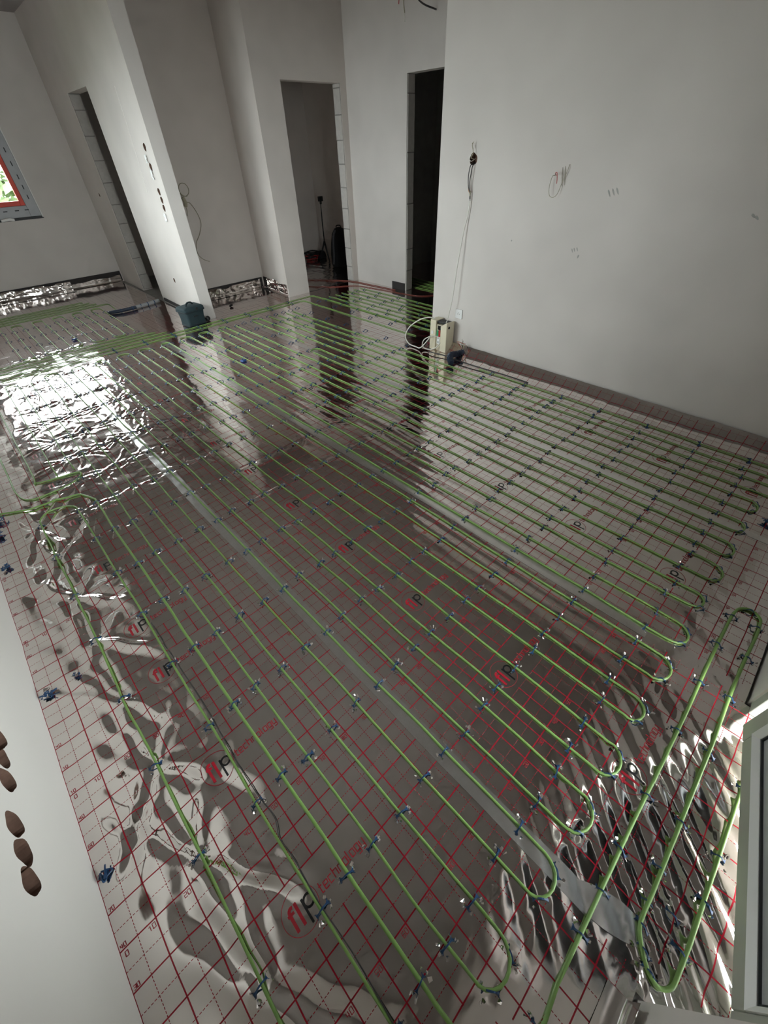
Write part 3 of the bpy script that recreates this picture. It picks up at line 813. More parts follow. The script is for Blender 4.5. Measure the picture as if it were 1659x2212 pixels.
# ------------------------------------------------------------------ tape over the joints
def ribbon(name, x0, x1, y0, y1, mat, lift=0.0009, wob=0.003, ny=None, parent=None, nx=8):
    ys = np.arange(y0, y1, 0.012 if y1 < 4 else 0.02); xs = np.linspace(0, 1, nx)
    Y, T = np.meshgrid(ys, xs, indexing='ij')
    X = x0 + (x1 - x0) * T + wob * vnoise(Y * 4, Y * 0 + 7 * (T > .5), 31)
    Z = np.max([hz(X + d, Y) for d in (-.004, 0, .004)], axis=0) + lift
    o = grid_mesh(name, X, Y, Z, X, Y, mat)
    if parent: o.parent = parent
    return o
tag(ribbon('joint_tape', 0.967, 1.030, -0.86, 5.2, M['tape']), 'long scuffed clear tape over the first foil joint from the left wall', 'tape', 'tapes over the foil joints')
tag(ribbon('joint_tape', 1.962, 2.022, -0.62, 4.7, M['tape']), 'long clear tape over the middle foil joint, dusty near the pipe bends', 'tape', 'tapes over the foil joints')
tag(ribbon('joint_tape', 2.955, 3.008, -0.95, 4.7, M['tape']), 'clear tape over the foil joint closest to the right wall', 'tape', 'tapes over the foil joints')

# ------------------------------------------------------------------ heating pipes
PR = 0.0042
def lay(pts, r, lift=0.0015):
    """drop a planar path onto the foil"""
    P = np.array(pts, float)
    offs = [(0, 0), (.004, 0), (-.004, 0), (0, .004), (0, -.004)]
    z = np.max([hz(P[:, 0] + a, P[:, 1] + b_) for a, b_ in offs], axis=0)
    zz = z.copy()
    for _ in range(3):   # a stiff pipe bridges the small hollows
        zz = np.maximum(z, 0.25 * np.roll(zz, 1) + 0.5 * zz + 0.25 * np.roll(zz, -1))
    return np.column_stack([P[:, 0], P[:, 1], zz + r + lift])
def straight(x, ya, yb, step=0.05, seed=0):
    n = max(2, int(abs(yb - ya) / step))
    ys = np.linspace(ya, yb, n)
    xs = x + 0.0045 * vnoise(ys * 2.7 + seed * 3.1, ys * 0 + seed, 41) + 0.002 * vnoise(ys * 6 + seed, ys * 0 + seed, 42)
    return list(zip(xs, ys))
def uturn(xa, xb, y, dirn, n=10):
    """half loop from xa to xb, bulging toward dirn"""
    c = 0.5 * (xa + xb); r = 0.5 * (xb - xa)
    return [(c - r * math.cos(PI * k / n) * (1 + 0.10 * math.sin(PI * k / n)), y + dirn * abs(r) * 1.05 * math.sin(PI * k / n)) for k in range(n + 1)]
def pipe(name, path, label, r=PR, mat='pipe', group='heating pipes on the foil'):
    P = np.array(path); keep = np.r_[True, np.linalg.norm(np.diff(P, axis=0), axis=1) > 0.004]
    o = MB().tube(lay(P[keep], r), r, 10).build(name, M[mat], None, smooth=True)
    tag(o, label, 'pipe', group); return o
def along_x(y, xa, xb, seed=1):
    n = max(2, int(abs(xb - xa) / .05)); xs = np.linspace(xa, xb, n)
    return list(zip(xs, y + 0.005 * vnoise(xs * 2.5 + seed, xs * 0 + seed, 43)))

YN, YF = -0.69, 4.53
path = []
seq = list(range(3, 23))          # runs 4..23
for n, k in enumerate(seq):
    down = (n % 2 == 0)
    if down:
        path += straight(PX[k], YF, YN, seed=k)
        if n < len(seq) - 1: path += uturn(PX[k], PX[k + 1], YN, -1)[1:-1]
    else:
        path += straight(PX[k], YN, YF, seed=k)
        if n < len(seq) - 1: path += uturn(PX[k], PX[k + 1], YF, 1)[1:-1]
pipe('heating_pipe', path, 'long green heating pipe winding back and forth over the middle of the foil floor')
pipe('heating_pipe', straight(PX[23] - .05, 4.5, 3.25, seed=50)[:0] + straight(PX[26], 4.50, YN, seed=26) + uturn(PX[26], PX[25], YN, -1)[1:-1] + straight(PX[25], YN, 4.50, seed=25) + uturn(PX[25], PX[25] - .11, 4.5, 1)[1:-1] + straight(PX[25] - .11, 4.50, 3.40, seed=51),
     'green heating pipe looping through the passage beside the cream box')
pipe('heating_pipe', straight(PX[23], 3.085, YN, seed=23) + uturn(PX[23], PX[24], YN, -1)[1:-1] + straight(PX[24], YN, 3.10, seed=24) + uturn(PX[24], PX[23], 3.10, 1)[1:-1],
     'green heating pipe pair closing in a tight bend near the cream box')
pipe('heating_pipe', straight(PX[27], 4.45, -0.93, seed=27) + uturn(PX[27], PX[28], -0.93, -1)[1:-1] + straight(PX[28], -0.93, 4.45, seed=28), 'green heating pipe pair, third and fourth runs from the right wall')
pipe('heating_pipe', straight(PX[29], 4.45, -0.95, seed=29), 'dull green heating pipe run, second from the right wall')
pipe('heating_pipe', straight(PX[30], 1.55, -0.95, seed=30), 'dull green heating pipe hugging the rolled foil at the right wall')
# first runs at the left wall
pipe('heating_pipe', [(0.252, -0.97)] + straight(PX[0], -0.93, 2.10, seed=0) + uturn(PX[0], PX[1], 2.12, 1)[1:-1] + straight(PX[1], 2.10, -0.93, seed=1), 'green heating pipe nearest the left wall, bending back before the crumpled patch')
p3 = [(0.04, 2.43), (0.10, 2.42), (0.20, 2.345), (0.30, 2.33), (0.42, 2.30), (0.50, 2.27)]
p3 = [tuple(q[:2]) for q in smooth_path([(a, b_, 0) for a, b_ in p3], 5)] + straight(PX[2], 2.15, -0.66, seed=2)
p3 += [tuple(q[:2]) for q in smooth_path([(0.552, -0.70, 0), (0.565, -0.78, 0), (0.62, -0.84, 0), (0.72, -0.855, 0)], 5)][1:]
p3 += along_x(-0.848, 0.80, 2.30, 5)
p3 += [tuple(q[:2]) for q in smooth_path([(2.33, -0.848, 0), (2.40, -0.86, 0), (2.43, -0.90, 0), (2.40, -0.94, 0), (2.34, -0.948, 0)], 5)][1:]
p3 += along_x(-0.946, 2.28, 1.14, 6)
p3 += [tuple(q[:2]) for q in smooth_path([(1.10, -0.945, 0), (1.045, -0.952, 0), (0.995, -0.985, 0), (0.975, -1.02, 0), (1.0, -1.048, 0), (1.06, -1.052, 0)], 5)][1:]
p3 += along_x(-1.055, 1.12, 1.90, 7)
pipe('heating_pipe', p3, 'thicker green feed pipe doubling along the front by the balcony door', r=0.0056)
pipe('heating_pipe', [tuple(q[:2]) for q in smooth_path([(0.20, 4.4, 0), (0.20, 2.9, 0), (0.21, 2.55, 0), (0.27, 2.44, 0), (0.40, 2.43, 0), (0.52, 2.46, 0), (0.56, 2.55, 0), (0.33, 2.62, 0), (0.325, 2.8, 0), (0.325, 4.4, 0)], 14)], 'dark green pipe crossing the crumpled foil by the left wall')
pipe('heating_pipe', straight(0.448, 2.62, YF, seed=71) + uturn(0.448, 0.55, YF, 1)[1:-1] + straight(0.55, YF, 2.62, seed=72), 'dark green pipe pair in the bright window reflection')
# feeds that run across in front of the niche
pipe('heating_pipe', along_x(4.735, 0.45, 3.93, 8) + [tuple(q[:2]) for q in smooth_path([(3.96, 4.735, 0), (4.0, 4.70, 0), (4.01, 4.62, 0)], 4)] + straight(4.01, 4.55, 2.6, seed=80), 'green feed pipe turning the corner below the middle pier into the hall')
pipe('heating_pipe', along_x(4.84, 0.40, 4.15, 9) + [tuple(q[:2]) for q in smooth_path([(4.18, 4.84, 0), (4.235, 4.81, 0), (4.245, 4.72, 0)], 4)] + straight(4.245, 4.66, 2.6, seed=81), 'green feed pipe running closest to the foot of the piers')
for k, (y, xa, xb) in enumerate(((4.95, .40, 2.15), (5.05, .40, 2.05), (5.16, .42, 1.95))):
    pipe('heating_pipe', along_x(y, xa, xb, 11 + k), ('green feed pipe behind the bright reflection, the one nearest the tool bag', 'green feed pipe behind the bright reflection, middle of three', 'green feed pipe behind the bright reflection, farthest of three')[k], r=.004)
path = []
for n, X in enumerate(FAR_X):
    a, b_ = (6.66, 5.30) if n % 2 == 0 else (5.30, 6.66)
    path += straight(X, a, b_, seed=90 + n)
    if n < len(FAR_X) - 1: path += uturn(X, FAR_X[n + 1], b_, -1 if n % 2 == 0 else 1)[1:-1]
pipe('heating_pipe', path, 'thin green pipe winding over the foil in front of the back window')
for k, y in enumerate((6.86, 6.98, 7.10, 7.22)):
    pipe('heating_pipe', along_x(y, 0.3, 2.0 - .06 * k, 120 + k) + ([tuple(q[:2]) for q in smooth_path([(2.02, y, 0), (2.06, y - .05, 0), (2.05, y - .3, 0), (2.03, 6.3, 0)], 5)] if k == 0 else []),
         'green pipe crossing the back of the room, number %s of four before the back wall' % ('one', 'two', 'three', 'four')[k], r=.004)
for n, X in enumerate(HALL_X[1:]):
    pipe('heating_pipe', straight(X + .02, 4.62, 1.4, seed=140 + n), 'dark pipe run along the hall, %s of seven counted from the piers' % ('first', 'second', 'third', 'fourth', 'fifth', 'sixth', 'seventh')[n])
pipe('heating_pipe', [tuple(q[:2]) for q in smooth_path([(4.4, 5.5, 0), (4.7, 5.02, 0), (5.0, 4.75, 0), (5.08, 4.4, 0), (5.14, 3.9, 0), (5.22, 3.6, 0), (5.6, 3.3, 0)], 10)], 'orange red pipe along the hall wall into the dark doorway', mat='pipe_red')
pipe('heating_pipe', [tuple(q[:2]) for q in smooth_path([(4.5, 5.9, 0), (4.9, 5.4, 0), (5.12, 5.05, 0), (5.18, 4.6, 0), (5.2, 4.1, 0)], 10)], 'dark red pipe coming out of the far room doorway', r=.006, mat='pipe_red')
for k, X in enumerate((5.5, 5.62, 5.74, 5.86)):
    o = MB().tube([(X, 2.3, .008), (X, 3.2, .008), (X, 4.9, .008)], .006, 8).build('heating_pipe', M['pipe'], None, smooth=True)
    tag(o, 'green pipe on the floor inside the dark doorway, %s from its threshold' % ('first', 'second', 'third', 'fourth')[k], 'pipe', 'heating pipes on the foil')

# ------------------------------------------------------------------ clips holding the pipes
def clip_mesh():
    # strap arching over the pipe, with flared barbed ends
    prof = [(-.030, .001), (-.024, .004), (-.016, .009), (-.009, .0165), (0, .0185), (.009, .0165), (.016, .009), (.024, .004), (.030, .001)]
    wid = [.0075, .0055, .0034, .0034, .0038, .0034, .0034, .0055, .0075]
    v = []; f = []
    for (x, z), w in zip(prof, wid):
        v += [(x, -w, z), (x, w, z), (x, w * .8, z + .0032), (x, -w * .8, z + .0032)]
    n = len(prof)
    for i in range(n - 1):
        a = 4 * i; b_ = a + 4
        for k in range(4): f.append((a + k, a + (k + 1) % 4, b_ + (k + 1) % 4, b_ + k))
    f += [(3, 2, 1, 0), (4 * n - 4, 4 * n - 3, 4 * n - 2, 4 * n - 1)]
    for s in (-1, 1):   # barbs
        for t in (-1, 1):
            n0 = len(v)
            v += [(s * .024, t * .003, .003), (s * .033, t * .011, .002), (s * .029, t * .012, .007), (s * .022, t * .004, .008)]
            f += [(n0, n0 + 1, n0 + 2, n0 + 3), (n0 + 3, n0 + 2, n0 + 1, n0)]
    me = bpy.data.meshes.new('pipe_clip'); me.from_pydata(v, [], f); me.update(); me.materials.append(M['clip'])
    return me
CM = clip_mesh()
def camdist(c): return math.hypot(c[0] - CAM.x, c[1] - CAM.y)
order = sorted(range(len(CLIPS)), key=lambda i: camdist(CLIPS[i]))
near = order[:300]
def inframe(c):
    d = Vector((c[0], c[1], 0)) - CAM; z = d.dot(RZ)
    return z > 0.1 and -30 < W / 2 + FPX * d.dot(RX) / z < W + 30 and -30 < H_ / 2 + FPX * d.dot(RY) / z < H_ + 30
near = [i for i in order if inframe(CLIPS[i])][:296]
far = [i for i in order if i not in set(near)]
for i in near:
    x, y, a = CLIPS[i]
    o = bpy.data.objects.new('pipe_clip', CM); COL.objects.link(o)
    o.location = (x, y, float(hz(x, y)) + 0.0005); o.rotation_euler = (0, 0, a)
    s = random.uniform(.60, .76); o.scale = (s, s * .9, random.uniform(.80, .92))
    lab = CLAB[i] or 'tiny dark clip on the distant feed pipes'
    tag(o, lab, 'clip', 'blue pipe clips')
cv = np.array([v.co[:] for v in CM.vertices]); cf = [tuple(p.vertices) for p in CM.polygons]
mb = MB()
for i in far:
    x, y, a = CLIPS[i]; c_, s_a = math.cos(a), math.sin(a)
    vv = [(x + p[0] * c_ - p[1] * s_a, y + p[0] * s_a + p[1] * c_, p[2] + float(hz(x, y))) for p in cv]
    mb.add(vv, cf)
tag(mb.build('distant_pipe_clips', M['clip']), 'many tiny dark clips on the distant pipe runs', 'clips', kind='stuff')

# torn, puckered film that stands up at the clip ends
tears = {k: ([], []) for k in SH}
def sheet_of(x, y):
    return 'A1' if x < .9935 and y < .87 else 'A2' if x < .9935 else 'B' if x < 1.987 else 'C' if x < 2.98 else 'D'
for i in order[:420]:
    x, y, a = CLIPS[i]
    if x > 3.9 or y > 4.99: continue
    v, f = tears[sheet_of(x, y)]
    for s in (-1, 1):
        for k in range(3):
            t = a + (0 if s > 0 else PI) + random.uniform(-.9, .9)
            r0 = random.uniform(.017, .024); r1 = r0 + random.uniform(.006, .014)
            p = np.array([x + r0 * math.cos(t), y + r0 * math.sin(t), float(hz(x, y)) + .0005]); q = np.array([x + r1 * math.cos(t), y + r1 * math.sin(t), float(hz(x, y)) + random.uniform(.001, .007)])
            d = np.array([-math.sin(t), math.cos(t), 0]) * random.uniform(.003, .006)
            n = len(v); v += [p - d, p + d, q + d * .7 + np.array([0, 0, .002]), q - d * .6]; f.append((n, n + 1, n + 2, n + 3))
for k, (v, f) in tears.items():
    if v: tag(mk('foil_tears', v, f, M['foil_crumple'], SH[k]), kind='stuff')

# ------------------------------------------------------------------ crumpled foil turned up at other walls, dark edge strip behind
def upstand(name, p0, p1, h, spread, seed, mat, label, amp=0.022, n=120, cat='foil edge'):
    p0 = np.array(p0, float); p1 = np.array(p1, float); d = p1 - p0; L_ = np.linalg.norm(d); d /= L_
    nrm = np.array([-d[1], d[0]])          # toward the room when p0->p1 keeps the room on the left
    t = np.linspace(0, 1, n); m_ = 14
    prof = [(0.006 + spread * (1 - k / 6) ** 1.3, 0.004 + 0.012 * (k / 6) ** 2) for k in range(6)] + [(0.006, 0.02 + (h - .02) * k / (m_ - 7)) for k in range(m_ - 6)]
    X = np.zeros((n, m_)); Y = X.copy(); Z = X.copy(); U = X.copy(); V = X.copy()
    for j, (o_, z) in enumerate(prof):
        w = amp * (0.5 + 0.5 * vnoise(t * L_ * 3, t * 0 + seed, 51)) * (vnoise(t * L_ * 7, t * 0 + j * .45 + seed, 52)) + amp * .35 * vnoise(t * L_ * 19, t * 0 + j * .8 + seed, 53)
        oo = np.maximum(o_ + np.abs(w), 0.004)
        if j == 0: oo = np.full(n, spread + .006)
        P = p0[None] + d[None] * (t * L_)[:, None] + nrm[None] * oo[:, None]
        X[:, j] = P[:, 0]; Y[:, j] = P[:, 1]; Z[:, j] = np.maximum(z + (w * .7 if j else 0) + (0.012 * vnoise(t * L_ * 5, t * 0 + seed, 54) if j == m_ - 1 else 0), 0.004); U[:, j] = j * .02 + .3; V[:, j] = t * L_
    o = grid_mesh(name, X, Y, Z, U, V, mat)
    tag(o, label, cat, 'foil edges turned up at the walls'); return o
upstand('foil_edge', (0.95, 8.205), (0.05, 8.205), 0.13, 0.16, 1, M['foil_crumple'], 'crumpled bright foil edge at the foot of the back wall, near end')
upstand('foil_edge', (1.95, 8.205), (0.95, 8.205), 0.12, 0.18, 2, M['foil_crumple'], 'crumpled bright foil edge below the back window')
upstand('foil_edge', (2.70, 8.205), (1.95, 8.205), 0.08, 0.05, 3, M['foil_plain'], 'thin dark foil edge beside the corner of the narrow doorway', amp=.006)
upstand('foil_edge', (4.02, 5.885), (2.84, 5.885), 0.11, 0.10, 4, M['foil_crumple'], 'crumpled bright foil edge at the back of the niche')
upstand('foil_edge', (3.985, 5.06), (4.085, 5.86), 0.15, 0.04, 5, M['foil'], 'gridded foil edge turned up on the side of the middle pier', amp=.005)
upstand('foil_edge', (0.10, YS + .012), (0.90, YS + .012), 0.10, 0.05, 6, M['foil_plain'], 'foil edge turned up at the front wall beside the balcony door', amp=.006)
def strip(name, poly, z1, label):
    o = MB().prism(poly, 0.0, z1).build(name, M['edge']); tag(o, label, 'edge strip', 'dark edge strips'); return o
strip('edge_strip', [(0.05, 8.208), (2.72, 8.208), (2.72, 8.218), (0.05, 8.218)], 0.14, 'dark foam edge strip along the foot of the back wall')
strip('edge_strip', [(2.83, 5.888), (4.07, 5.888), (4.07, 5.898), (2.83, 5.898)], 0.13, 'dark foam edge strip at the back of the niche')
strip('edge_strip', [(5.285, 4.0), (5.298, 4.0), (5.298, 4.25), (5.285, 4.25)], 0.09, 'short black edge strip beside the dark doorway')
strip('edge_strip', [(w1x(5.05) - .012, 5.05), (w1x(5.05) - .002, 5.05), (w1x(6.35) - .002, 6.35), (w1x(6.35) - .012, 6.35)], 0.04, 'low dark edge strip along the partition behind the tool bag')

# ------------------------------------------------------------------ cream box on the floor by the end of the right wall
bx = empty('control_box', (3.82, 2.125, 0.0)); bx.rotation_euler = (0, 0, 0)
tag(bx, 'cream plastic box with switches standing on the foil at the right wall corner', 'control box')
MB().box(0.03, 0.110, -0.098, 0.098, 0.016, 0.262).build('back_body', M['cream'], bx, bevel=.004)
MB().prism([(0.0, .035), (0.118, .035), (0.118, .108), (0.0, .108)], 0.012, 0.298).build('side_column', M['cream'], bx, bevel=.005)
v = [(0, -.105, .012), (0.118, -.105, .012), (0.118, -.028, .012), (0.0, -.028, .012), (-.004, -.105, .305), (0.118, -.105, .295), (0.118, -.028, .27), (-.004, -.028, .258)]
MB().add(*hexa(v)).build('side_column', M['cream'], bx, bevel=.005)
MB().box(0.016, 0.03, -0.028, 0.035, 0.012, 0.262).build('recess_panel', M['cream_dark'], bx)
MB().box(0.02, 0.10, -0.085, 0.085, 0.272, 0.290).build('top_tray', M['black'], bx, bevel=.003)
MB().box(0.010, 0.017, -0.022, 0.018, 0.215, 0.252).build('display', M['screen'], bx)
MB().box(0.008, 0.017, 0.008, 0.028, 0.155, 0.205).build('switch', M['green_sw'], bx, bevel=.001)
MB().box(0.008, 0.017, -0.016, 0.004, 0.150, 0.212).build('switch', M['red_sw'], bx, bevel=.001)
MB().box(0.012, 0.017, -0.012, 0.024, 0.075, 0.145).build('label_plate', M['white'], bx)
MB().box(0.010, 0.016, 0.004, 0.012, 0.128, 0.138).box(0.010, 0.016, -.004, .016, .098, .101).box(0.010, 0.016, -.004, .016, .088, .091).build('print', M['print_black'], bx)
MB().box(-.003, 0.0, 0.066, 0.088, 0.165, 0.195).build('sticker', M['white'], bx)
MB().tube([(.03, -.106, .25), (.03, -.11, .25)], .012, 12).build('knockout', M['black'], bx)
def cable(name, pts, r, mat, label, cat='cable', n=8):
    o = tube_obj(name, pts, r, M[mat], None, 8, n); tag(o, label, cat); return o
cable('cable', [(3.86, 2.20, .295), (3.82, 2.25, .31), (3.78, 2.34, .28), (3.76, 2.46, .19), (3.75, 2.51, .09), (3.75, 2.46, .025), (3.75, 2.36, .016), (3.74, 2.28, .03), (3.77, 2.20, .13), (3.84, 2.235, .14)], 0.0058, 'wire_white', 'white cable looping wide out of the cream box onto the foil')
cable('cable', [(3.835, 2.13, .15), (3.80, 2.20, .145), (3.775, 2.27, .10), (3.77, 2.285, .04), (3.775, 2.23, .016), (3.79, 2.16, .03), (3.80, 2.12, .06), (3.823, 2.09, .10)], 0.005, 'wire_white', 'short white cable loop at the front of the cream box')
cable('cable', [(3.932, 1.967, 1.245), (3.935, 1.975, 1.15), (3.92, 1.995, 1.02), (3.895, 2.015, .75), (3.885, 2.03, .52), (3.875, 2.045, .40), (3.86, 2.06, .30), (3.835, 2.075, .255), (3.826, 2.085, .12)], 0.0040, 'wire_white', 'thin white cable hanging down the right wall to the cream box')
wj = empty('wire_junction', (XR, 1.982, 1.492)); tag(wj, 'loose black and grey wires sticking out of the round hole in the right wall', 'wires')
def wire(pts, r, mat, name='wire', parent=wj): return tube_obj(name, [(p[0] - XR, p[1] - 1.982, p[2] - 1.492) for p in pts], r, M[mat], parent, 6, 6)
wire([(3.97, 1.985, 1.49), (3.93, 1.99, 1.50), (3.925, 1.972, 1.53), (3.925, 1.985, 1.565), (3.93, 1.992, 1.585)], .0026, 'wire_beige')
wire([(3.925, 1.975, 1.55), (3.922, 1.985, 1.572), (3.925, 1.976, 1.592)], .0024, 'wire_beige')
wire([(3.97, 1.975, 1.495), (3.93, 1.985, 1.480), (3.925, 2.0, 1.487)], .0026, 'wire_white')
wire([(3.97, 1.995, 1.47), (3.932, 1.993, 1.45), (3.925, 1.998, 1.39), (3.928, 1.993, 1.33), (3.93, 1.978, 1.29)], .0034, 'wire_dark')
wire([(3.97, 1.975, 1.47), (3.932, 1.972, 1.45), (3.925, 1.976, 1.40), (3.925, 1.982, 1.34), (3.932, 1.974, 1.28)], .0034, 'wire_dark')
wire([(3.93, 1.993, 1.33), (3.935, 1.992, 1.30), (3.932, 1.978, 1.285), (3.933, 1.975, 1.27)], .0024, 'copper')
wire([(3.933, 1.974, 1.30), (3.933, 1.972, 1.265)], .0055, 'wire_beige', 'splice')
wire([(3.933, 1.972, 1.268), (3.933, 1.968, 1.235)], .0050, 'wire_dark', 'tape_wrap')
so = empty('wall_socket', (XR, 1.985, 0.364)); tag(so, 'white square wall socket low on the right wall above the cream box', 'wall socket')
MB().box(-.011, 0, -.041, .041, -.041, .041).build('plate', M['white'], so, bevel=.004)
MB().tube([(-.0112, 0, 0), (-.0116, 0, 0)], .0195, 20).build('well', M['pvc_light'], so)
MB().tube([(-.0118, -.0095, 0), (-.0122, -.0095, 0)], .003, 8).tube([(-.0118, .0095, 0), (-.0122, .0095, 0)], .003, 8).build('hole', M['black'], so)
MB().tube([(-.010, 0, .012), (-.018, 0, .012)], .0025, 8).build('earth_pin', M['alu'], so)
wb = empty('bare_wire', (XR, 1.245, 1.37)); tag(wb, 'thin bare wire loop with red end sticking out high on the right wall', 'wire')
def wire2(pts, r, mat): return tube_obj('strand', [(p[0], p[1], p[2]) for p in pts], r, M[mat], wb, 6, 6)
wire2([(.01, .02, .03), (-.03, .012, .045), (-.04, -.004, .05), (-.045, -.016, .02), (-.04, -.018, -.008)], .0022, 'redwire')
wire2([(.01, .02, .03), (-.02, .034, .03), (-.03, .038, -.03), (-.03, .025, -.075), (-.03, -.005, -.085), (-.02, -.028, -.065), (-.012, -.04, -.01), (-.01, -.06, .05), (-.01, -.068, .085), (.005, -.062, .09)], .0018, 'wire_beige')
# finger smudges and the bare wire's painted shadow on the right wall
def wall_mark(ys, zs, w, l, tilt, mat, label):
    mb = MB(); 
    for y, z in zip(ys, zs):
        n = 10; c = []
        for k in range(n):
            a = 2 * PI * k / n; p = (math.cos(a) * w * (1 + .2 * math.sin(3 * a)), math.sin(a) * l)
            c.append((y + p[0] * math.cos(tilt) - p[1] * math.sin(tilt), z + p[0] * math.sin(tilt) + p[1] * math.cos(tilt)))
        v = [(XR - .0006, a, b_) for a, b_ in c] + [(XR + .001, a, b_) for a, b_ in c]
        mb.add(v, [tuple(range(n)), tuple(reversed(range(n, 2 * n)))] + [(i, n + i, n + (i + 1) % n, (i + 1) % n) for i in range(n)])
    o = mb.build('smudge', M[mat], bpy.data.objects['wall_right'])
wall_mark([.865, .84, .815], [1.318, 1.325, 1.33], .005, .022, -.6, 'smudge', '')
wall_mark([1.02, 1.005, .985], [.982, .988, .993], .004, .014, -.5, 'smudge', '')
wall_mark([.035, .015], [1.245, 1.237], .006, .014, -.9, 'smudge', '')
wall_mark([1.215, 1.197], [1.395, 1.402], .006, .055, -.22, 'smudge_brown', '')  # strokes paint in the bare wire and its shadow
wall_mark([1.536], [.998], .006, .006, 0, 'smudge', '')
wall_mark([.965], [.95], .006, .012, 0.2, 'smudge', '')
# ribbed conduit stub and cable along the foot of the right wall
cp = smooth_path([(3.62, 1.78, .04), (3.655, 1.83, .055), (3.70, 1.865, .06), (3.76, 1.885, .05), (3.83, 1.88, .04), (3.89, 1.85, .05)], 14)
rad = [0.026 + 0.004 * (1 if (k // 2) % 2 else -1) for k in range(len(cp))]
cs = empty('conduit_stub', (3.70, 1.86, 0.0)); tag(cs, 'curled dark blue ribbed conduit stub lying beside the cream box', 'conduit')
MB().tube([(p[0] - 3.70, p[1] - 1.86, p[2]) for p in cp], rad, 12).build('ribbed_tube', M['conduit'], cs, smooth=False)
for k in range(5):
    q = [(0.19 + .004 * k, -.01, .05), (.17 - .012 * k, -.02 + .012 * k, .12 + .01 * k), (.205, .03 - .016 * k, .16 - .012 * k)]
    tube_obj('loose_wire', q, .0022, M[('wire_beige', 'wire_dark', 'white', 'redwire', 'copper')[k]], cs, 6, 6)
cable('cable', [(3.73, 2.17, .02), (3.74, 2.07, .02), (3.76, 1.97, .018), (3.745, 1.82, .02), (3.745, 1.68, .02), (3.755, 1.52, .018), (3.765, 1.38, .018), (3.775, 1.20, .016), (3.78, 1.05, .012)], .0062, 'wire_dark', 'black cable tied along the foil at the foot of the right wall', n=6)
bl = MB().add(*[(lambda a: a)(x) for x in hexa([(-.02, -.03, 0), (.03, -.018, 0), (.02, .03, 0), (-.03, .02, 0), (-.012, -.02, .012), (.02, -.012, .016), (.012, .02, .010), (-.02, .012, .014)])]).build('plastic_scrap', simple('bright_blue', (.01, .05, .20), .4))
bl.location = (2.325, 3.43, .006); tag(bl, 'bright blue plastic scrap lying alone in the middle of the foil', 'scrap')
b2 = bpy.data.objects.new('plastic_scrap', bl.data); COL.objects.link(b2); b2.location = (1.29, 5.53, .006); b2.rotation_euler = (0, 0, .7)
tag(b2, 'small blue plastic scrap beyond the bright window reflection', 'scrap')
# blue tie tangles by the left wall
def tangle(x, y, z, s, seed, label, mat='clip', cat='tie tangle', foil=True):
    r = np.random.default_rng(seed); root = empty('tie_tangle', (x, y, z)); tag(root, label, cat)
    for k in range(5):
        p = [tuple(r.normal(0, s, 3) * np.array([1, 1, .5]) + np.array([0, 0, s * .8])) for _ in range(5)]
        p = [(a, b_, max(.003, c)) for a, b_, c in p]
        tube_obj('tie', p, .0026, M[mat], root, 6, 6)
    if foil:
        v = []; f = []
        for k in range(9):
            c = r.normal(0, s * .8, 3); c[2] = abs(c[2]) * .4; n = len(v)
            for q in range(4):
                a = q * PI / 2 + r.random(); v.append((c[0] + .012 * math.cos(a), c[1] + .012 * math.sin(a), .003 + c[2] + .008 * r.random()))
            f.append((n, n + 1, n + 2, n + 3))
        mk('foil_scrap', v, f, M['foil_crumple'], root)
tangle(0.035, 0.945, 0.006, .010, 3, 'tangled blue ties pinching the foil against the left wall')
tangle(0.137, 0.958, 0.006, .008, 4, 'lone tangled blue tie on the foil beside the first pipe')
tangle(0.030, 0.195, 0.006, .010, 5, 'loose blue tie at the nearest stretch of the left wall edge', foil=False)
tangle(0.040, 1.875, 0.006, .011, 6, 'loose blue tie at the left wall further along')
tangle(0.060, 2.20, 0.008, .018, 7, 'big dark blue clump of ties at the picture edge by the left wall', foil=False)
tangle(0.075, 2.35, 0.008, .015, 8, 'smaller blue clump of ties behind the big clump at the left wall', foil=False)
tangle(3.14, -0.815, 0.006, .012, 9, 'dark blue tie clump on the foil by the right picture edge', foil=False)
cable('sensor_wire', [(.462, .98, .012), (.465, .70, .014), (.468, .45, .012), (.462, .20, .012), (.463, .05, .012), (.470, -.04, .014), (.452, -.10, .012), (.456, -.18, .012), (.452, -.30, .012), (.458, -.45, .012), (.452, -.62, .012)], .0016, 'wire_dark', 'thin dark sensor wire following the second pipe from the left wall', 'wire')
# loose end of grey foil tape that peels up where the feed pipes cross
pe = []
for i in range(14):
    t = i / 13
    for k in range(5):
        w = (k / 4 - .5)
        x = 1.0 + .045 * t + w * (.05 + .03 * math.sin(PI * t)); y = -.80 - .165 * t + w * .03
        z = float(hz(x, y)) + .002 + .006 * math.sin(PI * t) ** 1.5 * (1 - abs(w) * 1.1)
        pe.append((x, y, max(z, float(hz(x, y)) + .002)))
o = mk('tape_flap', pe, [(5 * i + k, 5 * i + k + 1, 5 * i + k + 6, 5 * i + k + 5) for i in range(13) for k in range(4)], M['tape'], None, True)
tag(o, 'grey tape flap lifting off the foil where the feed pipes cross', 'tape')

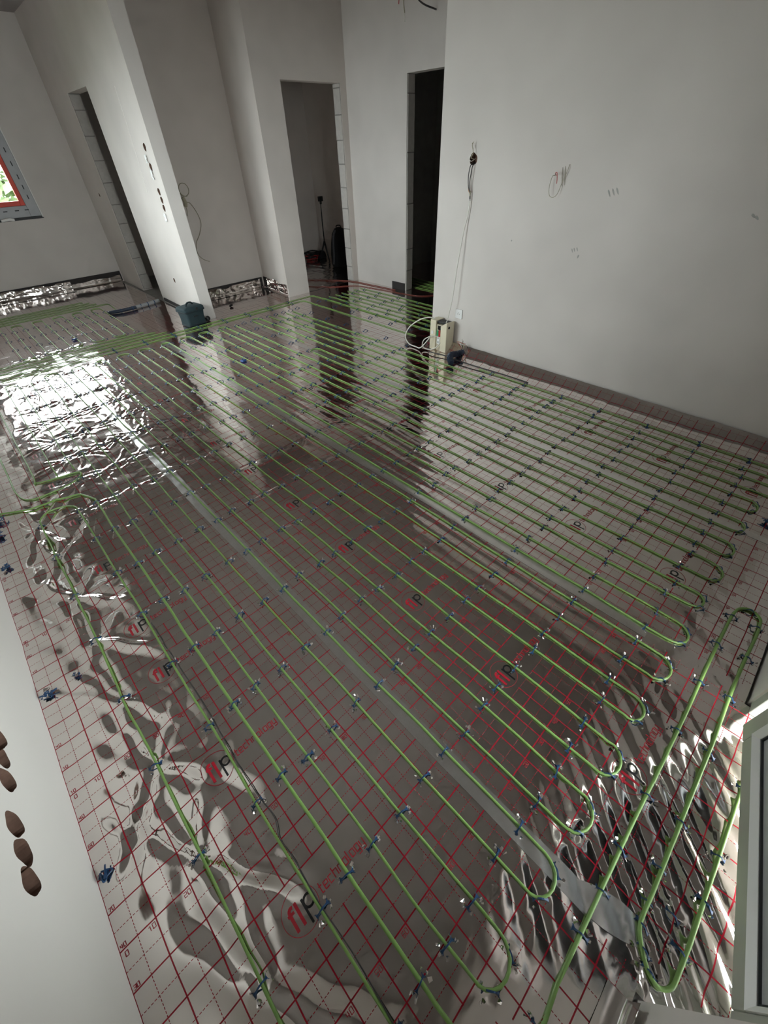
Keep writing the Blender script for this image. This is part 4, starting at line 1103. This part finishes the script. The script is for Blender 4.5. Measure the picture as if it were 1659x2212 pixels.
# ------------------------------------------------------------------ tool bag by the partition end
def lofted(sections, mat, name, parent):
    """sections: list of closed rings (same count)"""
    n = len(sections[0]); v = [p for s in sections for p in s]; f = []
    for i in range(len(sections) - 1):
        for k in range(n): f.append((i * n + k, i * n + (k + 1) % n, (i + 1) * n + (k + 1) % n, (i + 1) * n + k))
    f.append(tuple(reversed(range(n)))); f.append(tuple(range((len(sections) - 1) * n, len(sections) * n)))
    return mk(name, v, f, mat, parent, True)
def rrect(w, d, z, r=.2, n=28, cx=0, cy=0, wob=0.0):
    out = []
    for k in range(n):
        a = 2 * PI * k / n; c, s = math.cos(a), math.sin(a); e = r
        out.append((cx + w / 2 * math.copysign(abs(c) ** e, c) * (1 + wob * math.sin(5 * a + z * 20)), cy + d / 2 * math.copysign(abs(s) ** e, s) * (1 + wob * math.cos(4 * a + z * 15)), z))
    return out
bag = empty('tool_bag', (2.515, 4.975, 0.0), 0.16); tag(bag, 'small dark teal soft tool bag against the end of the partition', 'bag')
lofted([rrect(.225, .165, .008), rrect(.240, .180, .03, wob=.01), rrect(.236, .176, .09, wob=.02), rrect(.250, .190, .15, wob=.015), rrect(.256, .196, .185)], M['teal'], 'body', bag)
lofted([rrect(.232, .172, .0), rrect(.246, .186, .006), rrect(.246, .186, .028), rrect(.236, .176, .030)], M['teal_dark'], 'base_band', bag)
lofted([rrect(.266, .206, .165), rrect(.276, .214, .178), rrect(.272, .210, .200), rrect(.240, .180, .214), rrect(.10, .08, .220)], M['teal'], 'lid', bag)
lofted([rrect(.277, .215, .160), rrect(.281, .219, .166), rrect(.281, .219, .172), rrect(.275, .213, .175)], M['teal_dark'], 'lid_piping', bag)
MB().tube(smooth_path([(-.06, -.03, .212), (-.04, -.02, .240), (.0, -.01, .250), (.04, 0, .240), (.06, .01, .212)], 6), .009, 8).build('handle', M['teal_dark'], bag, smooth=True)
MB().box(-.035, .03, -.098, -.090, .105, .113).build('zip', M['black'], bag)
MB().box(.015, .045, -.108, -.100, .160, .205).build('buckle', M['black'], bag, bevel=.003)
o = MB().tube(smooth_path([(2.665, 4.93, .03), (2.685, 4.945, .032), (2.70, 4.965, .03)], 5), [.02, .026, .028, .028, .028, .028, .028, .028, .028, .026, .02], 12).build('tape_roll', M['black'], None, smooth=True)
tag(o, 'small black roll squeezed between the tool bag and the partition end', 'roll')
cd_ = empty('conduit_length', (1.94, 6.28, 0.0)); tag(cd_, 'length of insulated conduit lying on the foil before the narrow doorway', 'conduit')
def rel(p): return [(a - 1.94, b_ - 6.28, c) for a, b_, c in p]
tube_obj('dark_sleeve', rel([(1.90, 6.27, .022), (1.99, 6.235, .026), (2.10, 6.215, .028), (2.27, 6.235, .026)]), .021, M['conduit'], cd_, 10, 6)
tube_obj('grey_sleeve', rel([(2.25, 6.23, .026), (2.42, 6.26, .028), (2.60, 6.31, .028)]), .022, M['conduit_grey'], cd_, 10, 6)
for x, y in ((2.05, 6.222), (2.20, 6.222), (2.32, 6.243), (2.42, 6.26), (2.52, 6.285)):
    MB().tube([(x - 1.94 - .006, y - 6.28, .027), (x - 1.94 + .006, y - 6.28 + .002, .027)], .0245, 10).build('tie', M['clip'], cd_, smooth=True)
o = MB().tube(smooth_path([(3.16, 5.27, .015), (3.20, 5.28, .02), (3.18, 5.30, .012)], 5), .012, 8).build('clip_scrap', M['black'], None, smooth=True); tag(o, 'tiny black scrap on the niche floor', 'scrap')

# ------------------------------------------------------------------ wires in the niche, on the partition and from the ceiling
nw = empty('cable_drop', (3.22, 5.90, 1.2)); tag(nw, 'coiled thin cable hanging from the niche wall beside the partition end', 'cable')
def rn(p): return [(a - 3.22, b_ - 5.90, c - 1.2) for a, b_, c in p]
ci = [(3.235 + .065 * math.cos(a), 5.872 - .004 * a, 1.245 + .065 * math.sin(a)) for a in np.linspace(-2.6, 5.0, 26)]
tube_obj('coil', rn(ci), .0042, M['wire_beige'], nw, 6, 2)
tube_obj('junction', rn([(3.20, 5.885, 1.17), (3.21, 5.87, 1.12), (3.205, 5.885, 1.08)]), .022, M['wire_beige'], nw, 8, 4)
tube_obj('drop', rn([(3.19, 5.885, 1.22), (3.20, 5.87, 1.12), (3.26, 5.86, 1.11), (3.32, 5.86, 1.0), (3.335, 5.86, .89), (3.28, 5.865, .78), (3.20, 5.87, .68), (3.175, 5.86, .57), (3.22, 5.85, .50), (3.30, 5.84, .46)]), .0038, M['wire_beige'], nw, 6, 6)
tube_obj('tail', rn([(3.20, 5.885, 1.10), (3.205, 5.875, 1.04), (3.19, 5.878, .98)]), .0038, M['wire_beige'], nw, 6, 6)
for k, (y, z, w, h) in enumerate(((5.235, 1.555, .045, .075), (5.205, 1.425, .040, .095), (5.222, 1.055, .050, .085))):
    r = np.random.default_rng(60 + k); v = []; n = 6
    for i in range(n):
        for j in range(n):
            v.append((w1x(y) - .004 - .016 * r.random(), y + w * (i / 5 - .5) * (1 - .25 * r.random()), z + h * (j / 5 - .5) * (1 - .2 * r.random())))
    f = [(i * n + j, i * n + j + 1, (i + 1) * n + j + 1, (i + 1) * n + j) for i in range(5) for j in range(5)]
    o = mk('film_scrap', v, f, M['white'], None); s = o.modifiers.new('t', 'SOLIDIFY'); s.thickness = .001
    tag(o, ('shiny white film scrap under the topmost hole of the partition', 'shiny white film scrap between the holes of the partition', 'shiny white film scrap below the lowest hole of the partition')[k], 'film scrap')
o = MB().tube([(w1x(5.5) - .001, 5.49, 2.10), (w1x(5.5) - .0015, 5.51, 1.71), (w1x(5.55) - .001, 5.57, 1.26)], .003, 6).build('plaster_ridge', M['plaster_white'], bpy.data.objects['wall_partition'])
cw = empty('ceiling_wires', (4.83, 3.6, CEIL)); tag(cw, 'bare wires dangling from the hall ceiling near the dark doorway', 'wires')
tube_obj('strand', [(0, 0, 0), (-.01, 0, -.15), (-.04, .0, -.28), (-.05, 0, -.375)], .004, M['redwire'], cw, 6, 6)
tube_obj('strand', [(.01, 0, 0), (.02, .01, -.2), (.015, 0, -.36), (.028, 0, -.42)], .005, M['wire_beige'], cw, 6, 6)
tube_obj('bare_end', [(.028, 0, -.42), (.03, 0, -.475)], .0035, M['wire_white'], cw, 6, 6, spline=False)
tube_obj('strand', [(.005, 0, 0), (.12, 0, -.25), (.20, .0, -.315), (.30, 0, -.345), (.455, -.02, -.365)], .007, M['wire_dark'], cw, 6, 6)

# ------------------------------------------------------------------ far room: camera stick, backpack, cable heap
tp = empty('camera_stick', (5.80, 6.50, 0.0)); tag(tp, 'thin black camera stick on a small tripod standing in the far room', 'tripod')
for k, a in enumerate((0.4, 2.5, 4.6)):
    MB().tube([(0, 0, .32), (.05 * math.cos(a), .05 * math.sin(a), .19), (.12 * math.cos(a), .12 * math.sin(a), .008)], [.016, .014, .008], 8).build('leg', M['black'], tp, smooth=True)
MB().tube([(0, 0, .30), (0, 0, .60), (.012, 0, .90)], [.011, .009, .007], 8).build('pole', M['black'], tp, smooth=True)
MB().tube([(.012, 0, .86), (.013, 0, .90)], .018, 10).build('clamp', M['black'], tp, smooth=True)
MB().box(-.030, .055, -.02, .02, .895, .965).build('camera', M['black'], tp, bevel=.006)
bp_ = empty('backpack', (5.74, 5.98, 0.0), -0.75); tag(bp_, 'black backpack standing upright on the foil in the far room', 'backpack')
lofted([rrect(.30, .20, .006, .45), rrect(.33, .23, .05, .45, wob=.01), rrect(.33, .24, .20, .45, wob=.02), rrect(.30, .22, .36, .5, cy=.02, wob=.02), rrect(.25, .18, .48, .6, cy=.03), rrect(.16, .11, .55, .7, cy=.04), rrect(.05, .04, .57, .8, cy=.04)], M['blackcloth'], 'body', bp_)
lofted([rrect(.24, .06, .04, .5, cy=.135), rrect(.25, .09, .12, .5, cy=.135), rrect(.24, .08, .26, .5, cy=.13), rrect(.18, .04, .32, .6, cy=.12)], M['blackcloth'], 'front_pocket', bp_)
for s in (-1, 1):
    MB().tube(smooth_path([(s * .06, -.06, .54), (s * .085, -.13, .48), (s * .10, -.17, .34), (s * .11, -.15, .18), (s * .13, -.11, .06)], 6), .017, 8).build('strap', M['greycloth'] if s < 0 else M['blackcloth'], bp_, smooth=True)
MB().tube(smooth_path([(-.04, -.02, .555), (-.03, -.03, .60), (.03, -.03, .60), (.04, -.02, .555)], 5), .008, 8).build('grab_loop', M['blackcloth'], bp_, smooth=True)
hp = empty('cable_heap', (5.76, 6.86, 0.0)); tag(hp, 'dark heap of coiled cable on the floor at the back of the far room', 'cable heap')
r = np.random.default_rng(5)
for k in range(6):
    R_ = .06 + .02 * k * .6; q = [(R_ * 1.6 * math.cos(a) + .02 * r.normal(), R_ * math.sin(a) + .01 * r.normal(), .03 + .016 * k + .01 * r.normal()) for a in np.linspace(0, 2 * PI, 11)]
    tube_obj('loop', q, .011, M['black'] if k % 3 else M['redwire'], hp, 6, 4)
o = lofted([rrect(.16, .10, .004, .5), rrect(.17, .11, .03, .5), rrect(.14, .09, .10, .6), rrect(.08, .05, .13, .7)], M['blackcloth'], 'pouch', None)
o.location = (5.93, 6.80, 0); tag(o, 'low black pouch between the camera stick and the cable heap', 'pouch')

# pieces that sit on a part go under that part
def under(root, part, *kids):
    ch = list(root.children)
    p = next(c for c in ch if c.name.split('.')[0] == part)
    for c in ch:
        if c.name.split('.')[0] in kids: c.parent = p
under(w1, 'frame', 'film_mark', 'corner_bead'); under(w1, 'sash', 'pane')
under(LEAF, 'leaf_frame', 'glazing_bead', 'gasket', 'spacer', 'pane', 'handle')
under(w2, 'frame', 'pane')
under(bag, 'lid', 'handle', 'lid_piping', 'buckle'); under(bag, 'body', 'zip', 'base_band')
under(bx, 'recess_panel', 'display', 'switch', 'label_plate', 'print')
under(so, 'plate', 'well', 'hole', 'earth_pin'); under(tp, 'pole', 'clamp', 'camera'); under(bp_, 'body', 'grab_loop', 'front_pocket')
# edges of plastic and timber stay crisp
for ob in SC.objects:
    if ob.type == 'MESH' and ob.name.startswith(('foil_sheet', 'joint_tape', 'foil_edge')):
        ob.data.update()
print('objects', len(SC.objects), 'tris', sum(len(p.vertices) - 2 for ob in SC.objects if ob.type == 'MESH' for p in ob.data.polygons))
